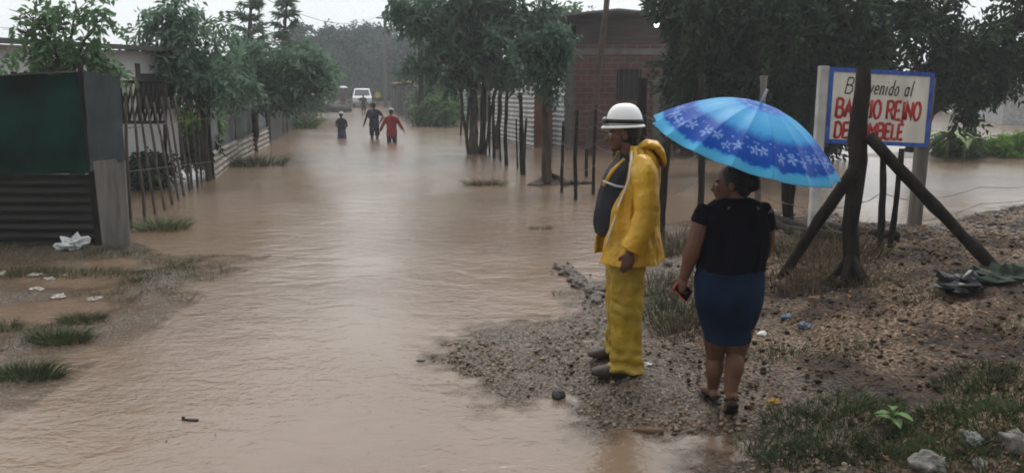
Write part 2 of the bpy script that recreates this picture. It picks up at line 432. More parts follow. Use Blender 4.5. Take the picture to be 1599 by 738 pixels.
def water_material():
    m = bpy.data.materials.new('muddy_water'); m.use_nodes = True; n = m.node_tree; b = n.nodes['Principled BSDF']
    g = n.nodes.new('ShaderNodeNewGeometry')
    def nz_(scl, s, det=3, dist=0.0):
        mp = n.nodes.new('ShaderNodeMapping'); mp.inputs['Scale'].default_value = scl; n.links.new(g.outputs['Position'], mp.inputs['Vector'])
        a = n.nodes.new('ShaderNodeTexNoise'); a.inputs['Scale'].default_value = s; a.inputs['Detail'].default_value = det; a.inputs['Distortion'].default_value = dist
        n.links.new(mp.outputs[0], a.inputs['Vector']); return a.outputs['Fac']
    big = nz_((1, .6, 1), .35, 4)
    ra = n.nodes.new('ShaderNodeValToRGB')
    ra.color_ramp.elements[0].position = .35; ra.color_ramp.elements[0].color = (.145, .098, .066, 1)
    ra.color_ramp.elements[1].position = .65; ra.color_ramp.elements[1].color = (.185, .127, .086, 1)
    n.links.new(big, ra.inputs[0]); n.links.new(ra.outputs[0], b.inputs['Base Color'])
    b.inputs['Roughness'].default_value = .2; b.inputs['IOR'].default_value = 1.5; b.inputs['Specular IOR Level'].default_value = .5
    # wavelets, chop and the rings of the rain
    a1 = nz_((1, 1.6, 1), 2.3, 3, .6); a2 = nz_((1, 1.5, 1), 11, 3, .8); a3 = nz_((1, 1.2, 1), 42, 2, .5)
    amp = nz_((1, 1, 1), .5, 2)
    def math_(op, x, y):
        q = n.nodes.new('ShaderNodeMath'); q.operation = op
        for i, v in enumerate((x, y)):
            if isinstance(v, (int, float)): q.inputs[i].default_value = v
            else: n.links.new(v, q.inputs[i])
        return q.outputs[0]
    vo = n.nodes.new('ShaderNodeTexVoronoi'); vo.inputs['Scale'].default_value = 7; n.links.new(g.outputs['Position'], vo.inputs['Vector'])
    ring = math_('SINE', math_('MULTIPLY', vo.outputs['Distance'], 42), 0)
    fall = math_('POWER', math_('MAXIMUM', math_('SUBTRACT', 1, math_('MULTIPLY', vo.outputs['Distance'], 2.6)), 0), 2)
    ring = math_('MULTIPLY', ring, fall)
    sepc = n.nodes.new('ShaderNodeSeparateColor'); n.links.new(vo.outputs['Color'], sepc.inputs[0])
    ring = math_('MULTIPLY', ring, math_('GREATER_THAN', sepc.outputs[0], .55))
    mr = n.nodes.new('ShaderNodeMapRange')
    for k_, v_ in (('From Min', .38), ('From Max', .62), ('To Min', .25), ('To Max', 1.15)): mr.inputs[k_].default_value = v_
    n.links.new(amp, mr.inputs['Value'])
    h = math_('ADD', math_('MULTIPLY', a1, .6), math_('MULTIPLY', math_('MULTIPLY', a2, .30), mr.outputs[0]))
    h = math_('ADD', h, math_('MULTIPLY', math_('MULTIPLY', a3, .085), mr.outputs[0]))
    h = math_('ADD', h, math_('MULTIPLY', ring, .03))
    bu = n.nodes.new('ShaderNodeBump'); bu.inputs['Strength'].default_value = .6; bu.inputs['Distance'].default_value = .05
    n.links.new(h, bu.inputs['Height']); n.links.new(bu.outputs[0], b.inputs['Normal'])
    ad_ = n.nodes.new('ShaderNodeAttribute'); ad_.attribute_name = 'depth'
    md = n.nodes.new('ShaderNodeMapRange')
    for k_, v_ in (('From Min', 0), ('From Max', .03), ('To Min', .22), ('To Max', 1)): md.inputs[k_].default_value = v_
    n.links.new(ad_.outputs['Fac'], md.inputs['Value']); n.links.new(md.outputs[0], b.inputs['Alpha'])
    return m
# the sheet of water carries its depth, so that it clears over the last centimetres of the shallows
Vw = np.stack([XX.ravel()*.995, YY.ravel()*.995, np.zeros(XX.size)], 1); Fw = np.stack([I, I+1, I+nx+1, I+nx], 1)
wo = tag(mesh_np('water', Vw, Fw, water_material(), smooth=True), kind='structure')
dat = wo.data.attributes.new('depth', 'FLOAT', 'POINT'); dat.data.foreach_set('value', np.clip(-height(Vw[:, 0], Vw[:, 1]), 0, 1).astype(np.float32))

if HAZE:
    mb = MB(); mb.box((0, 191, 18.7), (650, 424, 41))
    hm = bpy.data.materials.new('rain_haze'); hm.use_nodes = True; n = hm.node_tree; n.nodes.clear()
    o_ = n.nodes.new('ShaderNodeOutputMaterial'); pv = n.nodes.new('ShaderNodeVolumePrincipled')
    pv.inputs['Color'].default_value = (.90, .96, 1, 1); pv.inputs['Density'].default_value = HAZE; pv.inputs['Anisotropy'].default_value = .2
    n.links.new(pv.outputs[0], o_.inputs['Volume'])
    tag(mb.build('haze', hm, smooth=False), kind='stuff')

# ------------------------------------------------------------------ structure materials
M_rust = lambda: mat('dark_sheet_metal', (.018, .016, .014), rough=.6, var=.5, scale=5, bump=.2, metal=.3, stretch=(.4, 1, 2))
M_zinc = lambda: mat('zinc_sheet', (.36, .36, .35), rough=.5, var=.3, scale=3, metal=.35, stretch=(.5, 1, 1))
M_zinc2 = lambda: mat('weathered_sheet', (.26, .23, .20), rough=.65, var=.45, scale=4, metal=.2)
M_wood = lambda: mat('grey_wood', (.13, .115, .10), rough=.9, var=.4, scale=10, bump=.5, stretch=(1, 1, .15))
M_dwood = lambda: mat('dark_wet_wood', (.018, .0145, .012), spec=.1, rough=.8, var=.5, scale=12, bump=.7, stretch=(1, 1, .25))
M_conc = lambda: mat('concrete', (.27, .26, .24), rough=.85, var=.25, scale=5, bump=.25)
M_wire = lambda: mat('rusty_wire', (.10, .085, .075), rough=.6, metal=.5)
def sheet(mb, a, b, z0a, z1a, z0b=None, z1b=None, vertical=False, pitch=.085, amp=.012, th=.003, rows=None):
    """corrugated sheet between ground points a and b; ridges run along a-b unless vertical"""
    a, b = Vector(a), Vector(b); z0b = z0a if z0b is None else z0b; z1b = z1a if z1b is None else z1b
    L = (Vector((b.x, b.y, 0))-Vector((a.x, a.y, 0))).length; nrm = Vector((b.y-a.y, a.x-b.x, 0)).normalized()
    Hh = z1a-z0a
    nu, nv = (int(L/pitch*6)+1, 3) if vertical else (8, int(Hh/pitch*6)+1)
    for side in (0, 1):
        V = []; F = []
        for i in range(nv+1):
            for j in range(nu+1):
                s, t = j/nu, i/nv
                p = Vector((a.x+(b.x-a.x)*s, a.y+(b.y-a.y)*s, (z0a+(z0b-z0a)*s)*(1-t)+(z1a+(z1b-z1a)*s)*t))
                ph = (s*L if vertical else t*Hh)/pitch*2*math.pi
                p += nrm*(math.sin(ph)*amp+side*th+.01*math.sin(s*7+t*3))
                V.append(p)
        for i in range(nv):
            for j in range(nu): F.append((i*(nu+1)+j, i*(nu+1)+j+1, (i+1)*(nu+1)+j+1, (i+1)*(nu+1)+j))
        mb.add(V, F)
def cloth_panel(mb, quad, nu=24, nv=20, amp=.03, th=.006, seed=3):
    """hung cloth: quad = TL,TR,BR,BL"""
    TL, TR, BR, BL = (Vector(q) for q in quad); nrm = (TR-TL).cross(BL-TL).normalized()
    for side in (0, 1):
        V = []; F = []
        for i in range(nv+1):
            for j in range(nu+1):
                s, t = j/nu, i/nv; p = TL.lerp(TR, s).lerp(BL.lerp(BR, s), t)
                q = noise.noise(Vector((s*5+seed, t*2, 0)))*amp+noise.noise(Vector((s*2+t*2, t*5, seed)))*amp*.7
                p += nrm*(q+side*th)+Vector((0, 0, -.03*math.sin(math.pi*s*3)**2*(1-t)))
                V.append(p)
        for i in range(nv):
            for j in range(nu): F.append((i*(nu+1)+j, i*(nu+1)+j+1, (i+1)*(nu+1)+j+1, (i+1)*(nu+1)+j))
        mb.add(V, F)

# ------------------------------------------------------------------ LEFT SIDE
# pale house behind the fence
ha, hb = D(-110, 120, 12.5), D(272, 120, 17.0)
t = root('house', 'long low grey-white house with dark roof edge behind the green cloth', 'house', (ha.x, ha.y, -.3))
M_lw = mat('grey_plaster', (.58, .59, .59), rough=.9, var=.12, scale=2, bump=.1)
dv = (hb-ha); dv.z = 0; L = dv.length; u = dv.normalized(); nb = Vector((-u.y, u.x, 0))
zt = 2.68
mb = MB(); mb.prism([(ha.x, ha.y, -.3), (hb.x, hb.y, -.3), (hb.x, hb.y, zt), (ha.x, ha.y, zt)], nb*4); mb.build('wall', M_lw, t, smooth=False)
mb = MB(); q = [ha-u*.3-nb*.35, hb+u*.35-nb*.35, hb+u*.35+nb*4.4, ha-u*.3+nb*4.4]
mb.prism([(q[0].x, q[0].y, zt), (q[1].x, q[1].y, zt), (q[2].x, q[2].y, zt+.25), (q[3].x, q[3].y, zt+.25)], (0, 0, .09))
mb.build('roof', mat('dark_roof', (.07, .07, .07), rough=.6), t, smooth=False)
for s in (.45, .8):
    c = ha+u*L*s-nb*.02; mb = MB(); mb.prism([(c.x, c.y, 1.55), (c.x+u.x*.9, c.y+u.y*.9, 1.55), (c.x+u.x*.9, c.y+u.y*.9, 2.25), (c.x, c.y, 2.25)], nb*.05)
    wf = mb.build('window', mat('dark_frame', (.05, .045, .04)), t, smooth=False)
    c2 = c+u*.06-nb*.012; mb = MB(); mb.prism([(c2.x, c2.y, 1.61), (c2.x+u.x*.78, c2.y+u.y*.78, 1.61), (c2.x+u.x*.78, c2.y+u.y*.78, 2.19), (c2.x, c2.y, 2.19)], nb*.01)
    mb.build('pane', mat('window_glass', (.05, .055, .06), rough=.1, spec=.6), wf, smooth=False)

# dark corrugated fence with its framing, green shade cloth, grey cloth, grey board
fb = G(0, 383).y
FL, FR = D(-150, 380, fb), D(158, 383, fb-.02)
t = root('corrugated_fence', 'dark rusty corrugated sheet fence below the green shade cloth', 'fence', (FR.x-.8, fb, 0))
mb = MB(); ztop = D(80, 272, fb).z
sheet(mb, FL, FR, -.15, ztop, pitch=.115, amp=.02); mb.build('sheet', M_rust(), t)
for px in (-60, 40, 118):
    p = D(px, 300, fb+.06); mb = MB(); mb.pole((p.x, p.y, -.3), (p.x+.02, p.y, D(px, 112, fb+.06).z), .045, .04, .004); mb.build('post', M_dwood(), t)
mb = MB(); a, b = D(-150, 274, fb-.03), D(158, 276, fb-.03); mb.box((a+b)/2, ((b-a).length, .035, .05)); mb.build('rail', M_dwood(), t, smooth=False, bevel=.005)
t = root('shade_cloth', 'dark green shade cloth stretched above the rusty sheets', 'cloth screen', D(60, 270, fb))
mb = MB(); cloth_panel(mb, [D(-150, 116, fb-.04), D(134, 112, fb-.04), D(140, 271, fb-.06), D(-150, 274, fb-.06)], amp=.055, nu=40)
mb.build('cloth', mat('green_net', (.003, .027, .019), spec=.08, rough=.9, var=.8, scale=1.3, bump=.3, bscale=160), t)
mb = MB(); mb.tube([D(-150, 115, fb-.05), D(0, 118, fb-.05), D(134, 111, fb-.05)], .008, 6); mb.build('hem_rope', M_wire(), t)
t = root('grey_tarpaulin', 'slate grey tarpaulin strip beside the green shade cloth', 'tarpaulin', D(162, 250, fb-.1))
mb = MB(); cloth_panel(mb, [D(131, 109, fb-.09), D(186, 118, fb-.09), D(196, 250, fb-.12), D(140, 268, fb-.12)], seed=9)
mb.build('cloth', mat('slate_tarp', (.045, .058, .062), rough=.55, var=.25, scale=3), t)
mb = MB(); p = D(137, 200, fb-.05); mb.pole((p.x, p.y, -.3), (p.x-.02, p.y, D(131, 98, fb-.05).z), .04, .035, .004); mb.build('post', M_dwood(), t)
mb = MB(); b0, b1 = D(158, 384, fb-.2), D(203, 384, fb-.05)
mb.prism([D(145, 252, fb-.18), D(194, 247, fb-.1), D(203, 384, fb-.1), D(160, 386, fb-.18)], (0, .03, 0))
tag(mb.build('board', mat('weathered_board', (.16, .15, .135), rough=.85, var=.3, scale=6, bump=.4, stretch=(3, 3, .3)), origin=D(180, 384, fb-.15), smooth=False, bevel=.006), 'upright weathered grey board at the end of the rusty fence', 'board')

# thick gate post and the stick fence
p = G(216, 292)
mb = MB(); mb.pole((p.x, p.y, -.4), D(212, 99, p.y), .105, .085, .006, n=10)
tag(mb.build('gate_post', mat('brown_post', (.085, .068, .055), rough=.85, var=.35, bump=.5, stretch=(1, 1, .2)), origin=p), 'thick brown post standing behind the leaning stick fence', 'post')
t = root('lattice_gate', 'dark wooden lattice gate hung behind the thick brown post', 'gate', D(222, 250, 15.5))
mb = MB()
for i in range(9):
    a, b = D(188+i*8, 130, 15.5), D(176+i*8+18, 190, 15.5); mb.tube([a, b], .022, 5); a, b = D(188+i*8+10, 130, 15.55), D(186+i*8, 190, 15.55); mb.tube([a, b], .022, 5)
mb.build('lattice', M_dwood(), t)
mb = MB()
for a, b in (((186, 128), (258, 128)), ((186, 191), (258, 191)), ((186, 128), (186, 262)), ((258, 128), (258, 262))): mb.tube([D(*a, 15.45), D(*b, 15.45)], .035, 6)
mb.build('gate_frame', M_dwood(), t)
t = root('stick_fence', 'leaning stick fence of thin branches in the flood by the grey board', 'fence', G(270, 320))
sticks = [(196,150,206,362),(203,130,226,352),(216,145,243,340),(228,150,257,334),(240,160,269,326),(252,150,279,318),(263,152,288,312),(272,150,296,304),(284,150,300,300),(297,158,309,296),(308,150,315,292),(318,152,322,288),(330,160,330,282),(188,175,199,372)]
for a0, a1, b0, b1 in sticks:
    p = G(b0, b1-6); dt = p.y+random.uniform(-.1, .25)
    mb = MB(); q = D(a0, a1, dt); mb.pole((p.x+(p.x-q.x)*.1, p.y, -.25), q, .026, .017, .012, n=7); mb.build('stick', mat('stick_bark', (.075, .058, .045), rough=.9, var=.4), t)
for yy in (200, 268):
    mb = MB(); pts = []
    for px, by in ((200, 362), (228, 345), (262, 328), (290, 306), (330, 285)): pts.append(D(px, yy-(px-200)*.12, G(px, by).y+.02))
    mb.tube(pts, .006, 5); mb.build('wire', M_wire(), t)

# low corrugated fence and mesh tarps along the left of the street
t = root('low_fence', 'low pale corrugated fence with grey mesh along the left water edge', 'fence', G(345, 276))
p0, p1, p2 = G(336, 279), G(372, 250), G(420, 226)
mb = MB(); sheet(mb, p0, p1, -.2, D(336, 236, p0.y).z, -.2, D(372, 218, p1.y).z, pitch=.14, amp=.022); sheet(mb, p1, p2, -.2, D(372, 219, p1.y).z, -.2, D(420, 197, p2.y).z, pitch=.14, amp=.022)
mb.build('sheet', M_zinc2(), t)
mb = MB(); bk = Vector((-.15, .1, 0))
cloth_panel(mb, [D(336, 168, p0.y)+bk, D(374, 166, p1.y)+bk, D(374, 224, p1.y)+bk, D(336, 242, p0.y)+bk], seed=5)
cloth_panel(mb, [D(374, 166, p1.y)+bk, D(420, 160, p2.y)+bk, D(420, 204, p2.y)+bk, D(374, 224, p1.y)+bk], seed=6)
mb.build('mesh_screen', mat('grey_mesh', (.10, .115, .115), rough=.8, var=.3, scale=2), t)
for p, py in ((p0, 150), (p1, 150), (p2, 152)):
    mb = MB(); mb.pole((p.x-.08, p.y+.05, -.3), (p.x-.08, p.y+.05, CAMZ+(135-py)*p.y/FPX), .06, .05, .006); mb.build('post', M_dwood(), t)

def shack(name, label, cat, c0, c1, depth, h, roofover, wm, rm, slope=.3, door=True, roof_th=.04):
    """small house on the street: c0-c1 = near wall line on the ground, depth = vector back"""
    t = root(name, label, cat, (c0.x, c0.y, -.3)); dp = Vector(depth); c0 = Vector((c0.x, c0.y, -.4)); c1 = Vector((c1.x, c1.y, -.4))
    hh = Vector((0, 0, h+.4)); mb = MB(); mb.prism([c0, c1, c1+hh, c0+hh], dp); mb.build('wall', wm, t, smooth=False)
    u = (c1-c0).normalized(); v = dp.normalized(); mb = MB()
    a = c0+hh-u*roofover-v*roofover+Vector((0, 0, .01)); b = c1+hh+u*roofover-v*roofover+Vector((0, 0, .01)); cc = c1+hh+u*roofover+dp+v*roofover+Vector((0, 0, slope)); d_ = c0+hh-u*roofover+dp+v*roofover+Vector((0, 0, slope))
    mb.prism([a, b, cc, d_], (0, 0, roof_th)); mb.build('roof', rm, t, smooth=False)
    if door:
        m = c0.lerp(c1, .4); mb = MB(); o = -v*.02
        mb.prism([m+o+Vector((0, 0, .3)), m+u*.9+o+Vector((0, 0, .3)), m+u*.9+o+Vector((0, 0, 2.3)), m+o+Vector((0, 0, 2.3))], v*.015); mb.build('door', mat('dark_opening', (.018, .016, .015)), t, smooth=False)
    return t
M_dboard = mat('dark_boards', (.06, .055, .05), rough=.85, var=.4, scale=4, stretch=(3, 3, .3))
shack('shack', 'dark board shack with sheet roof on the left beyond the low fence', 'shack', G(424, 221), G(462, 198), (-3.2, 1.2, 0), 1.75, .5, M_dboard, M_zinc2(), .3)
shack('shack', 'dark low shed with overhanging sheet roof beside the left far bank', 'shed', G(468, 196), G(492, 182), (-4, 1.2, 0), 1.5, .5, mat('brown_boards', (.10, .075, .06), var=.3), M_zinc2(), .3)
shack('house', 'far white-roofed house at the left end of the flooded street', 'house', D(478, 165, 75), D(512, 163, 84), (-6, 3, 0), 2.6, .9, mat('white_wash', (.5, .5, .5)), mat('white_roof', (.75, .77, .78), rough=.5), -.8)
# dark heap at the left end
t = MB(); c = G(504, 176)
rg = np.random.default_rng(4)
for i in range(26): t.ell((c.x+rg.normal()*.55, c.y+2+rg.normal()*.5, .05+abs(rg.normal())*.14), (.5, .4, .35+.2*rg.random()), Matrix.Rotation(rg.random()*3, 3, 'Z'), 9, 6)
tag(t.build('dirt_heap', mat('dark_heap', (.045, .045, .042), rough=.9, var=.4, scale=3, bump=.8, bscale=6), origin=c, remesh=.14, sm=2), 'dark heap of earth and rubble at the left far bank', 'heap')

# ------------------------------------------------------------------ RIGHT SIDE buildings
def brick_material():
    m = bpy.data.materials.new('red_brick'); m.use_nodes = True; n = m.node_tree; b = n.nodes['Principled BSDF']
    tcn = n.nodes.new('ShaderNodeTexCoord'); mp = n.nodes.new('ShaderNodeMapping'); mp.inputs['Rotation'].default_value = (R(90), 0, 0)
    n.links.new(tcn.outputs['Object'], mp.inputs['Vector'])
    br = n.nodes.new('ShaderNodeTexBrick'); br.inputs['Scale'].default_value = 1; br.inputs['Brick Width'].default_value = .40; br.inputs['Row Height'].default_value = .19; br.inputs['Mortar Size'].default_value = .014
    br.inputs['Color1'].default_value = (.125, .050, .038, 1); br.inputs['Color2'].default_value = (.085, .036, .030, 1); br.inputs['Mortar'].default_value = (.15, .12, .10, 1)
    n.links.new(mp.outputs[0], br.inputs['Vector'])
    no = n.nodes.new('ShaderNodeTexNoise'); no.inputs['Scale'].default_value = 1.3; no.inputs['Detail'].default_value = 6; n.links.new(tcn.outputs['Object'], no.inputs['Vector'])
    mxx = n.nodes.new('ShaderNodeMixRGB'); mxx.blend_type = 'MULTIPLY'; mxx.inputs[0].default_value = .6; n.links.new(br.outputs['Color'], mxx.inputs[1])
    ra = n.nodes.new('ShaderNodeValToRGB'); ra.color_ramp.elements[0].position = .3; ra.color_ramp.elements[0].color = (.45, .42, .4, 1); ra.color_ramp.elements[1].position = .65; ra.color_ramp.elements[1].color = (1.2, 1.1, 1.05, 1)
    n.links.new(no.outputs['Fac'], ra.inputs[0]); n.links.new(ra.outputs[0], mxx.inputs[2]); n.links.new(mxx.outputs[0], b.inputs['Base Color'])
    b.inputs['Roughness'].default_value = .85
    bu = n.nodes.new('ShaderNodeBump'); bu.inputs['Strength'].default_value = .5; bu.inputs['Distance'].default_value = .02; bu.invert = True
    n.links.new(br.outputs['Fac'], bu.inputs['Height']); n.links.new(bu.outputs[0], b.inputs['Normal'])
    return m
BH = 26.5
def BX(px): return D(px, 150, BH).x
def BZ(py): return D(950, py, BH).z
t = root('brick_house', 'red brick house with concrete corner pillar and dark window behind the fence', 'house', (BX(955), BH, -.3))
x0, x1, xw0, xw1 = BX(893), BX(1082), BX(962), BX(1002)
zt_, zw0, zw1 = BZ(70), BZ(157), BZ(108)
mb = MB()
for a, b, c, d_ in ((x0, xw0, -.5, zt_), (xw1, x1, -.5, zt_), (xw0, xw1, -.5, zw0), (xw0, xw1, zw1, zt_)):
    mb.prism([(a, BH, c), (b, BH, c), (b, BH, d_), (a, BH, d_)], (0, .2, 0))
mb.prism([(x0, BH+.2, -.5), (x0, BH+5, -.5), (x0, BH+5, zt_), (x0, BH+.2, zt_)], (.2, 0, 0)); mb.prism([(x1-.2, BH+.2, -.5), (x1-.2, BH+5, -.5), (x1-.2, BH+5, zt_), (x1-.2, BH+.2, zt_)], (.2, 0, 0))
mb.prism([(x0, BH+5, -.5), (x1, BH+5, -.5), (x1, BH+5, zt_), (x0, BH+5, zt_)], (0, .2, 0))
mb.build('wall', brick_material(), t, smooth=False)
for a, b, ztop in ((BX(879), BX(895), BZ(64)), (BX(1020), BX(1034), BZ(120))):
    mb = MB(); mb.prism([(a, BH-.06, -.5), (b, BH-.06, -.5), (b, BH-.06, ztop), (a, BH-.06, ztop)], (0, .22, 0)); mb.build('pillar', mat('house_concrete', (.13, .12, .11), var=.25, scale=2, bump=.2), t, smooth=False)
mb = MB(); mb.prism([(x0, BH-.03, BZ(86)), (x1, BH-.03, BZ(86)), (x1, BH-.03, BZ(76)), (x0, BH-.03, BZ(76))], (0, .1, 0)); mb.build('tie_beam', mat('house_concrete', (.13, .12, .11)), t, smooth=False)
mb = MB(); mb.prism([(xw0+.002, BH+.12, zw0), (xw1-.002, BH+.12, zw0), (xw1-.002, BH+.12, zw1), (xw0+.002, BH+.12, zw1)], (0, .03, 0))
wf = mb.build('window', mat('dark_opening', (.018, .016, .015)), t, smooth=False)
mb = MB()
for i in range(5):
    xx = xw0+(xw1-xw0)*(i+.5)/5; mb.tube([(xx, BH+.06, zw0), (xx, BH+.06, zw1)], .012, 5)
mb.build('bar', M_wire(), wf)
mb = MB(); zg = BZ(27)
mb.prism([(BX(900), BH+.25, zt_+.002), (x1-.1, BH+.25, zt_+.002), (x1-.1, BH+.25, BZ(36)), (BX(960), BH+.25, zg+.1), (BX(900), BH+.25, zg)], (0, .08, 0)); mb.build('gable', mat('gable_boards', (.070, .046, .044), rough=.8, var=.3, scale=3, stretch=(.5, 1, 4)), t, smooth=False)
mb = MB(); mb.prism([(BX(876), BH-.5, BZ(27)), (BX(960), BH-.5, BZ(19)), (x1+.3, BH-.5, BZ(33)), (x1+.3, BH-.5, BZ(30)), (BX(960), BH-.5, BZ(15.5)), (BX(876), BH-.5, BZ(24))], (0, 6.2, 0)); mb.build('roof', mat('house_roof', (.16, .15, .15), rough=.6), t, smooth=False)
# lit bulb under the eave
t = root('lamp', 'small lit white bulb under the eave of the brick house', 'lamp', D(1025, 38, BH-.5))
p = D(1025, 38, BH-.5)
mb = MB(); mb.ell(p, .085, None, 12, 8); mb.build('bulb', mat('lit_bulb', (1, 1, .97), emit=14), t)
mb = MB(); mb.tube([p+Vector((0, .02, .07)), p+Vector((0, .02, .15))], .03, 8); mb.tube([p+Vector((0, .02, .14)), p+Vector((0, .45, .2))], .012, 6); mb.build('socket', mat('dark_socket', (.03, .03, .03)), t)

a, b = D(864, 150, 27.2), D(882, 150, 26.0)
t = root('corrugated_wall', 'narrow white corrugated sheet wall beside the brick house pillar', 'wall', (a.x, a.y, -.3))
mb = MB(); sheet(mb, a, b, -.4, D(870, 88, 26.5).z, pitch=.16, amp=.025); mb.build('sheet', mat('white_sheet', (.5, .52, .52), rough=.5, var=.15, scale=2), t)
a, b = G(766, 214), D(834, 220, 26.5)
t = root('corrugated_wall', 'light grey corrugated wall behind the trunks of the live fence', 'wall', (a.x, a.y, -.3))
mb = MB(); sheet(mb, a, b, -.4, D(770, 140, a.y).z, None, D(834, 138, b.y).z, pitch=.15, amp=.02); mb.build('sheet', M_zinc(), t)
mb = MB(); mb.pole((a.x, a.y-.05, -.4), (a.x, a.y-.05, D(770, 132, a.y).z), .06, .05, .004); mb.build('post', M_wood(), t)
shack('house', 'orange-walled house half hidden behind the live fence trees', 'house', D(826, 200, 29), D(864, 200, 28.2), (.5, 4, 0), 1.9, .4, mat('orange_wall', (.30, .11, .06), var=.2, scale=2), M_zinc(), .5, door=False)
a, b = G(684, 194), G(726, 196)
t = root('corrugated_wall', 'small pale louvred sheet wall behind the roadside shrub', 'wall', (a.x, a.y, -.3))
mb = MB(); sheet(mb, a+Vector((0, 2, 0)), b+Vector((0, 2, 0)), -.3, 1.85, pitch=.2, amp=.03); mb.build('sheet', mat('pale_blue_sheet', (.36, .39, .40), rough=.5, var=.2), t)
p = G(702, 197); mb = MB(); mb.pole((p.x, p.y, -.4), D(701, 130, p.y), .075, .065, .003)
tag(mb.build('post', mat('pale_post', (.42, .41, .38), var=.2), origin=p), 'pale grey post beside the bright roadside shrub', 'post')
# far right shack with thatch
a, b = G(611, 173), G(652, 193)
t = root('plank_fence', 'tall uneven dark plank fence along the right side of the far street', 'fence', tuple((a+b)/2))
random.seed(17)
for i in range(24):
    q = a.lerp(b, i/24); q2 = a.lerp(b, (i+.92)/24); hh = random.uniform(1.55, 2.15); o = random.uniform(-.05, .05)
    mb = MB(); mb.prism([(q.x+o, q.y, -.4), (q2.x+o, q2.y, -.4), (q2.x+o, q2.y, hh), (q.x+o, q.y, hh-random.uniform(0, .1))], (.05, .02, 0)); mb.build('plank', mat('dark_plank_%d' % (i % 3), ((.05, .042, .036), (.075, .065, .058), (.035, .03, .028))[i % 3], var=.4, stretch=(3, 3, .3)), t, smooth=False)
shack('shack', 'low shack with two grey roof sheets behind the far plank fence', 'shack', G(642, 188)+Vector((.7, 0, 0)), G(622, 178)+Vector((.9, 0, 0)), (4, .8, 0), 2.0, .35, M_dboard, mat('shack_roof', (.30, .30, .30), rough=.5, var=.3), .25, door=False)
t = MB(); c = D(627, 130, 50)
for i in range(9): t.ell((c.x+random.uniform(-.45, .5), c.y+random.uniform(-.5, .5), c.z+random.uniform(-.08, .08)), (.3, .3, .11), None, 9, 6)
tag(t.build('straw_heap', mat('orange_straw', (.22, .135, .07), rough=.95, var=.4, scale=4, bump=.8, bscale=8), origin=c, remesh=.06, sm=1), 'orange-brown straw heap lying on the far shack roof', 'heap')
shack('house', 'far grey house wall under dark trees at the right edge', 'house', D(1565, 190, 44), D(1660, 190, 41), (2, 6, 0), 2.0, .5, mat('far_grey_wall', (.30, .30, .30)), M_zinc(), .4, door=False)

# utility poles and lines
p = G(657, 196); ptop = D(656, -90, p.y)
t = root('utility_pole', 'thick dark utility pole at the right water edge beyond the shack', 'pole', p)
mb = MB(); mb.pole((p.x, p.y, -.5), ptop, .16, .12, .002, n=10, k=10, jit=.04); mb.build('shaft', M_dwood(), t)
mb = MB(); mb.box(ptop+Vector((0, 0, -.6)), (1.8, .1, .12)); mb.build('crossarm', M_dwood(), t, smooth=False)
p2_ = G(602, 167); p2top = D(601, 20, p2_.y)
t = root('utility_pole', 'slim distant utility pole behind the white truck', 'pole', p2_)
mb = MB(); mb.pole((p2_.x, p2_.y, -.5), p2top, .19, .14, .001, n=8, k=8, jit=.03); mb.build('shaft', mat('far_pole', (.09, .085, .08)), t)
mb = MB(); mb.box(p2top+Vector((0, 0, -.5)), (1.7, .12, .14)); mb.build('crossarm', mat('far_pole', (.09, .085, .08)), t, smooth=False)
for i, dx in enumerate((-.75, .75)):
    mb = MB(); A = p2top+Vector((dx, 0, -.35)); B = ptop+Vector((dx, 0, -.45)); C = Vector((B.x+9+dx, 2, B.z+1))
    pts = [A.lerp(B, k/10)-Vector((0, 0, 1.0*math.sin(math.pi*k/10))) for k in range(11)]+[B.lerp(C, k/10)-Vector((0, 0, 1.0*math.sin(math.pi*k/10))) for k in range(1, 11)]
    mb.tube(pts, .013, 5); tag(mb.build('power_line', mat('black_cable', (.02, .02, .02)), origin=A), ['left hand power line strung between the two utility poles', 'right hand power line strung between the two utility poles'][i], 'cable')
mb = MB(); A = p2top+Vector((0, 0, -.1)); B = D(300, -60, 30); mb.tube([A.lerp(B, k/12)-Vector((0, 0, 1.5*math.sin(math.pi*k/12))) for k in range(13)], .013, 5)
tag(mb.build('power_line', mat('black_cable', (.02, .02, .02)), origin=A), 'power line running from the distant pole over the left trees', 'cable')
p = D(917, 228, 24); mb = MB(); mb.pole((p.x, p.y, -.4), D(949, -12, 23.6), .10, .085, .006, n=9, k=9, jit=.06)
tag(mb.build('leaning_pole', mat('brown_pole', (.085, .055, .045), rough=.85, var=.3, bump=.3), origin=p), 'tall leaning brown pole in front of the brick house', 'pole')

# ------------------------------------------------------------------ TREES
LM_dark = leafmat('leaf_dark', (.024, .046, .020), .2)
LM_mid = leafmat('leaf_mid', (.10, .17, .085), .4)
LM_veiled = leafmat('leaf_veiled', (.12, .19, .13), .4)  # veil of haze and glare put into the leaf colour, lighter and bluer
LM_street = leafmat('leaf_street', (.085, .135, .095), .3)
LM_light = leafmat('leaf_light', (.085, .15, .05), .3)
LM_bright = leafmat('leaf_bright', (.13, .24, .04), .35)
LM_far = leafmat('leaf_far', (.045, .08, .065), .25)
tree('tree', 'sparse young tree with drooping leaf sprays above the green cloth', D(128, 300, 11.6), 11.6,
     [(100,50,55,32),(60,92,40,18),(150,80,28,26),(36,18,32,16),(120,10,60,18),(85,85,30,20),(165,30,22,26),(20,42,22,10)], 135, 9, .13, .06, .36, LM_mid, .05, seed=2, droop=.55, sub=4)
tree('tree', 'leafy tree with dark trunk at the end of the stick fence', G(328, 282), 17,
     [(262,70,44,36),(238,45,36,22),(300,115,55,42),(325,65,50,42),(285,30,36,24),(345,130,42,30),(272,112,24,22)], 470, 9, .18, .065, .4, LM_veiled, .065, seed=3, droop=.4)
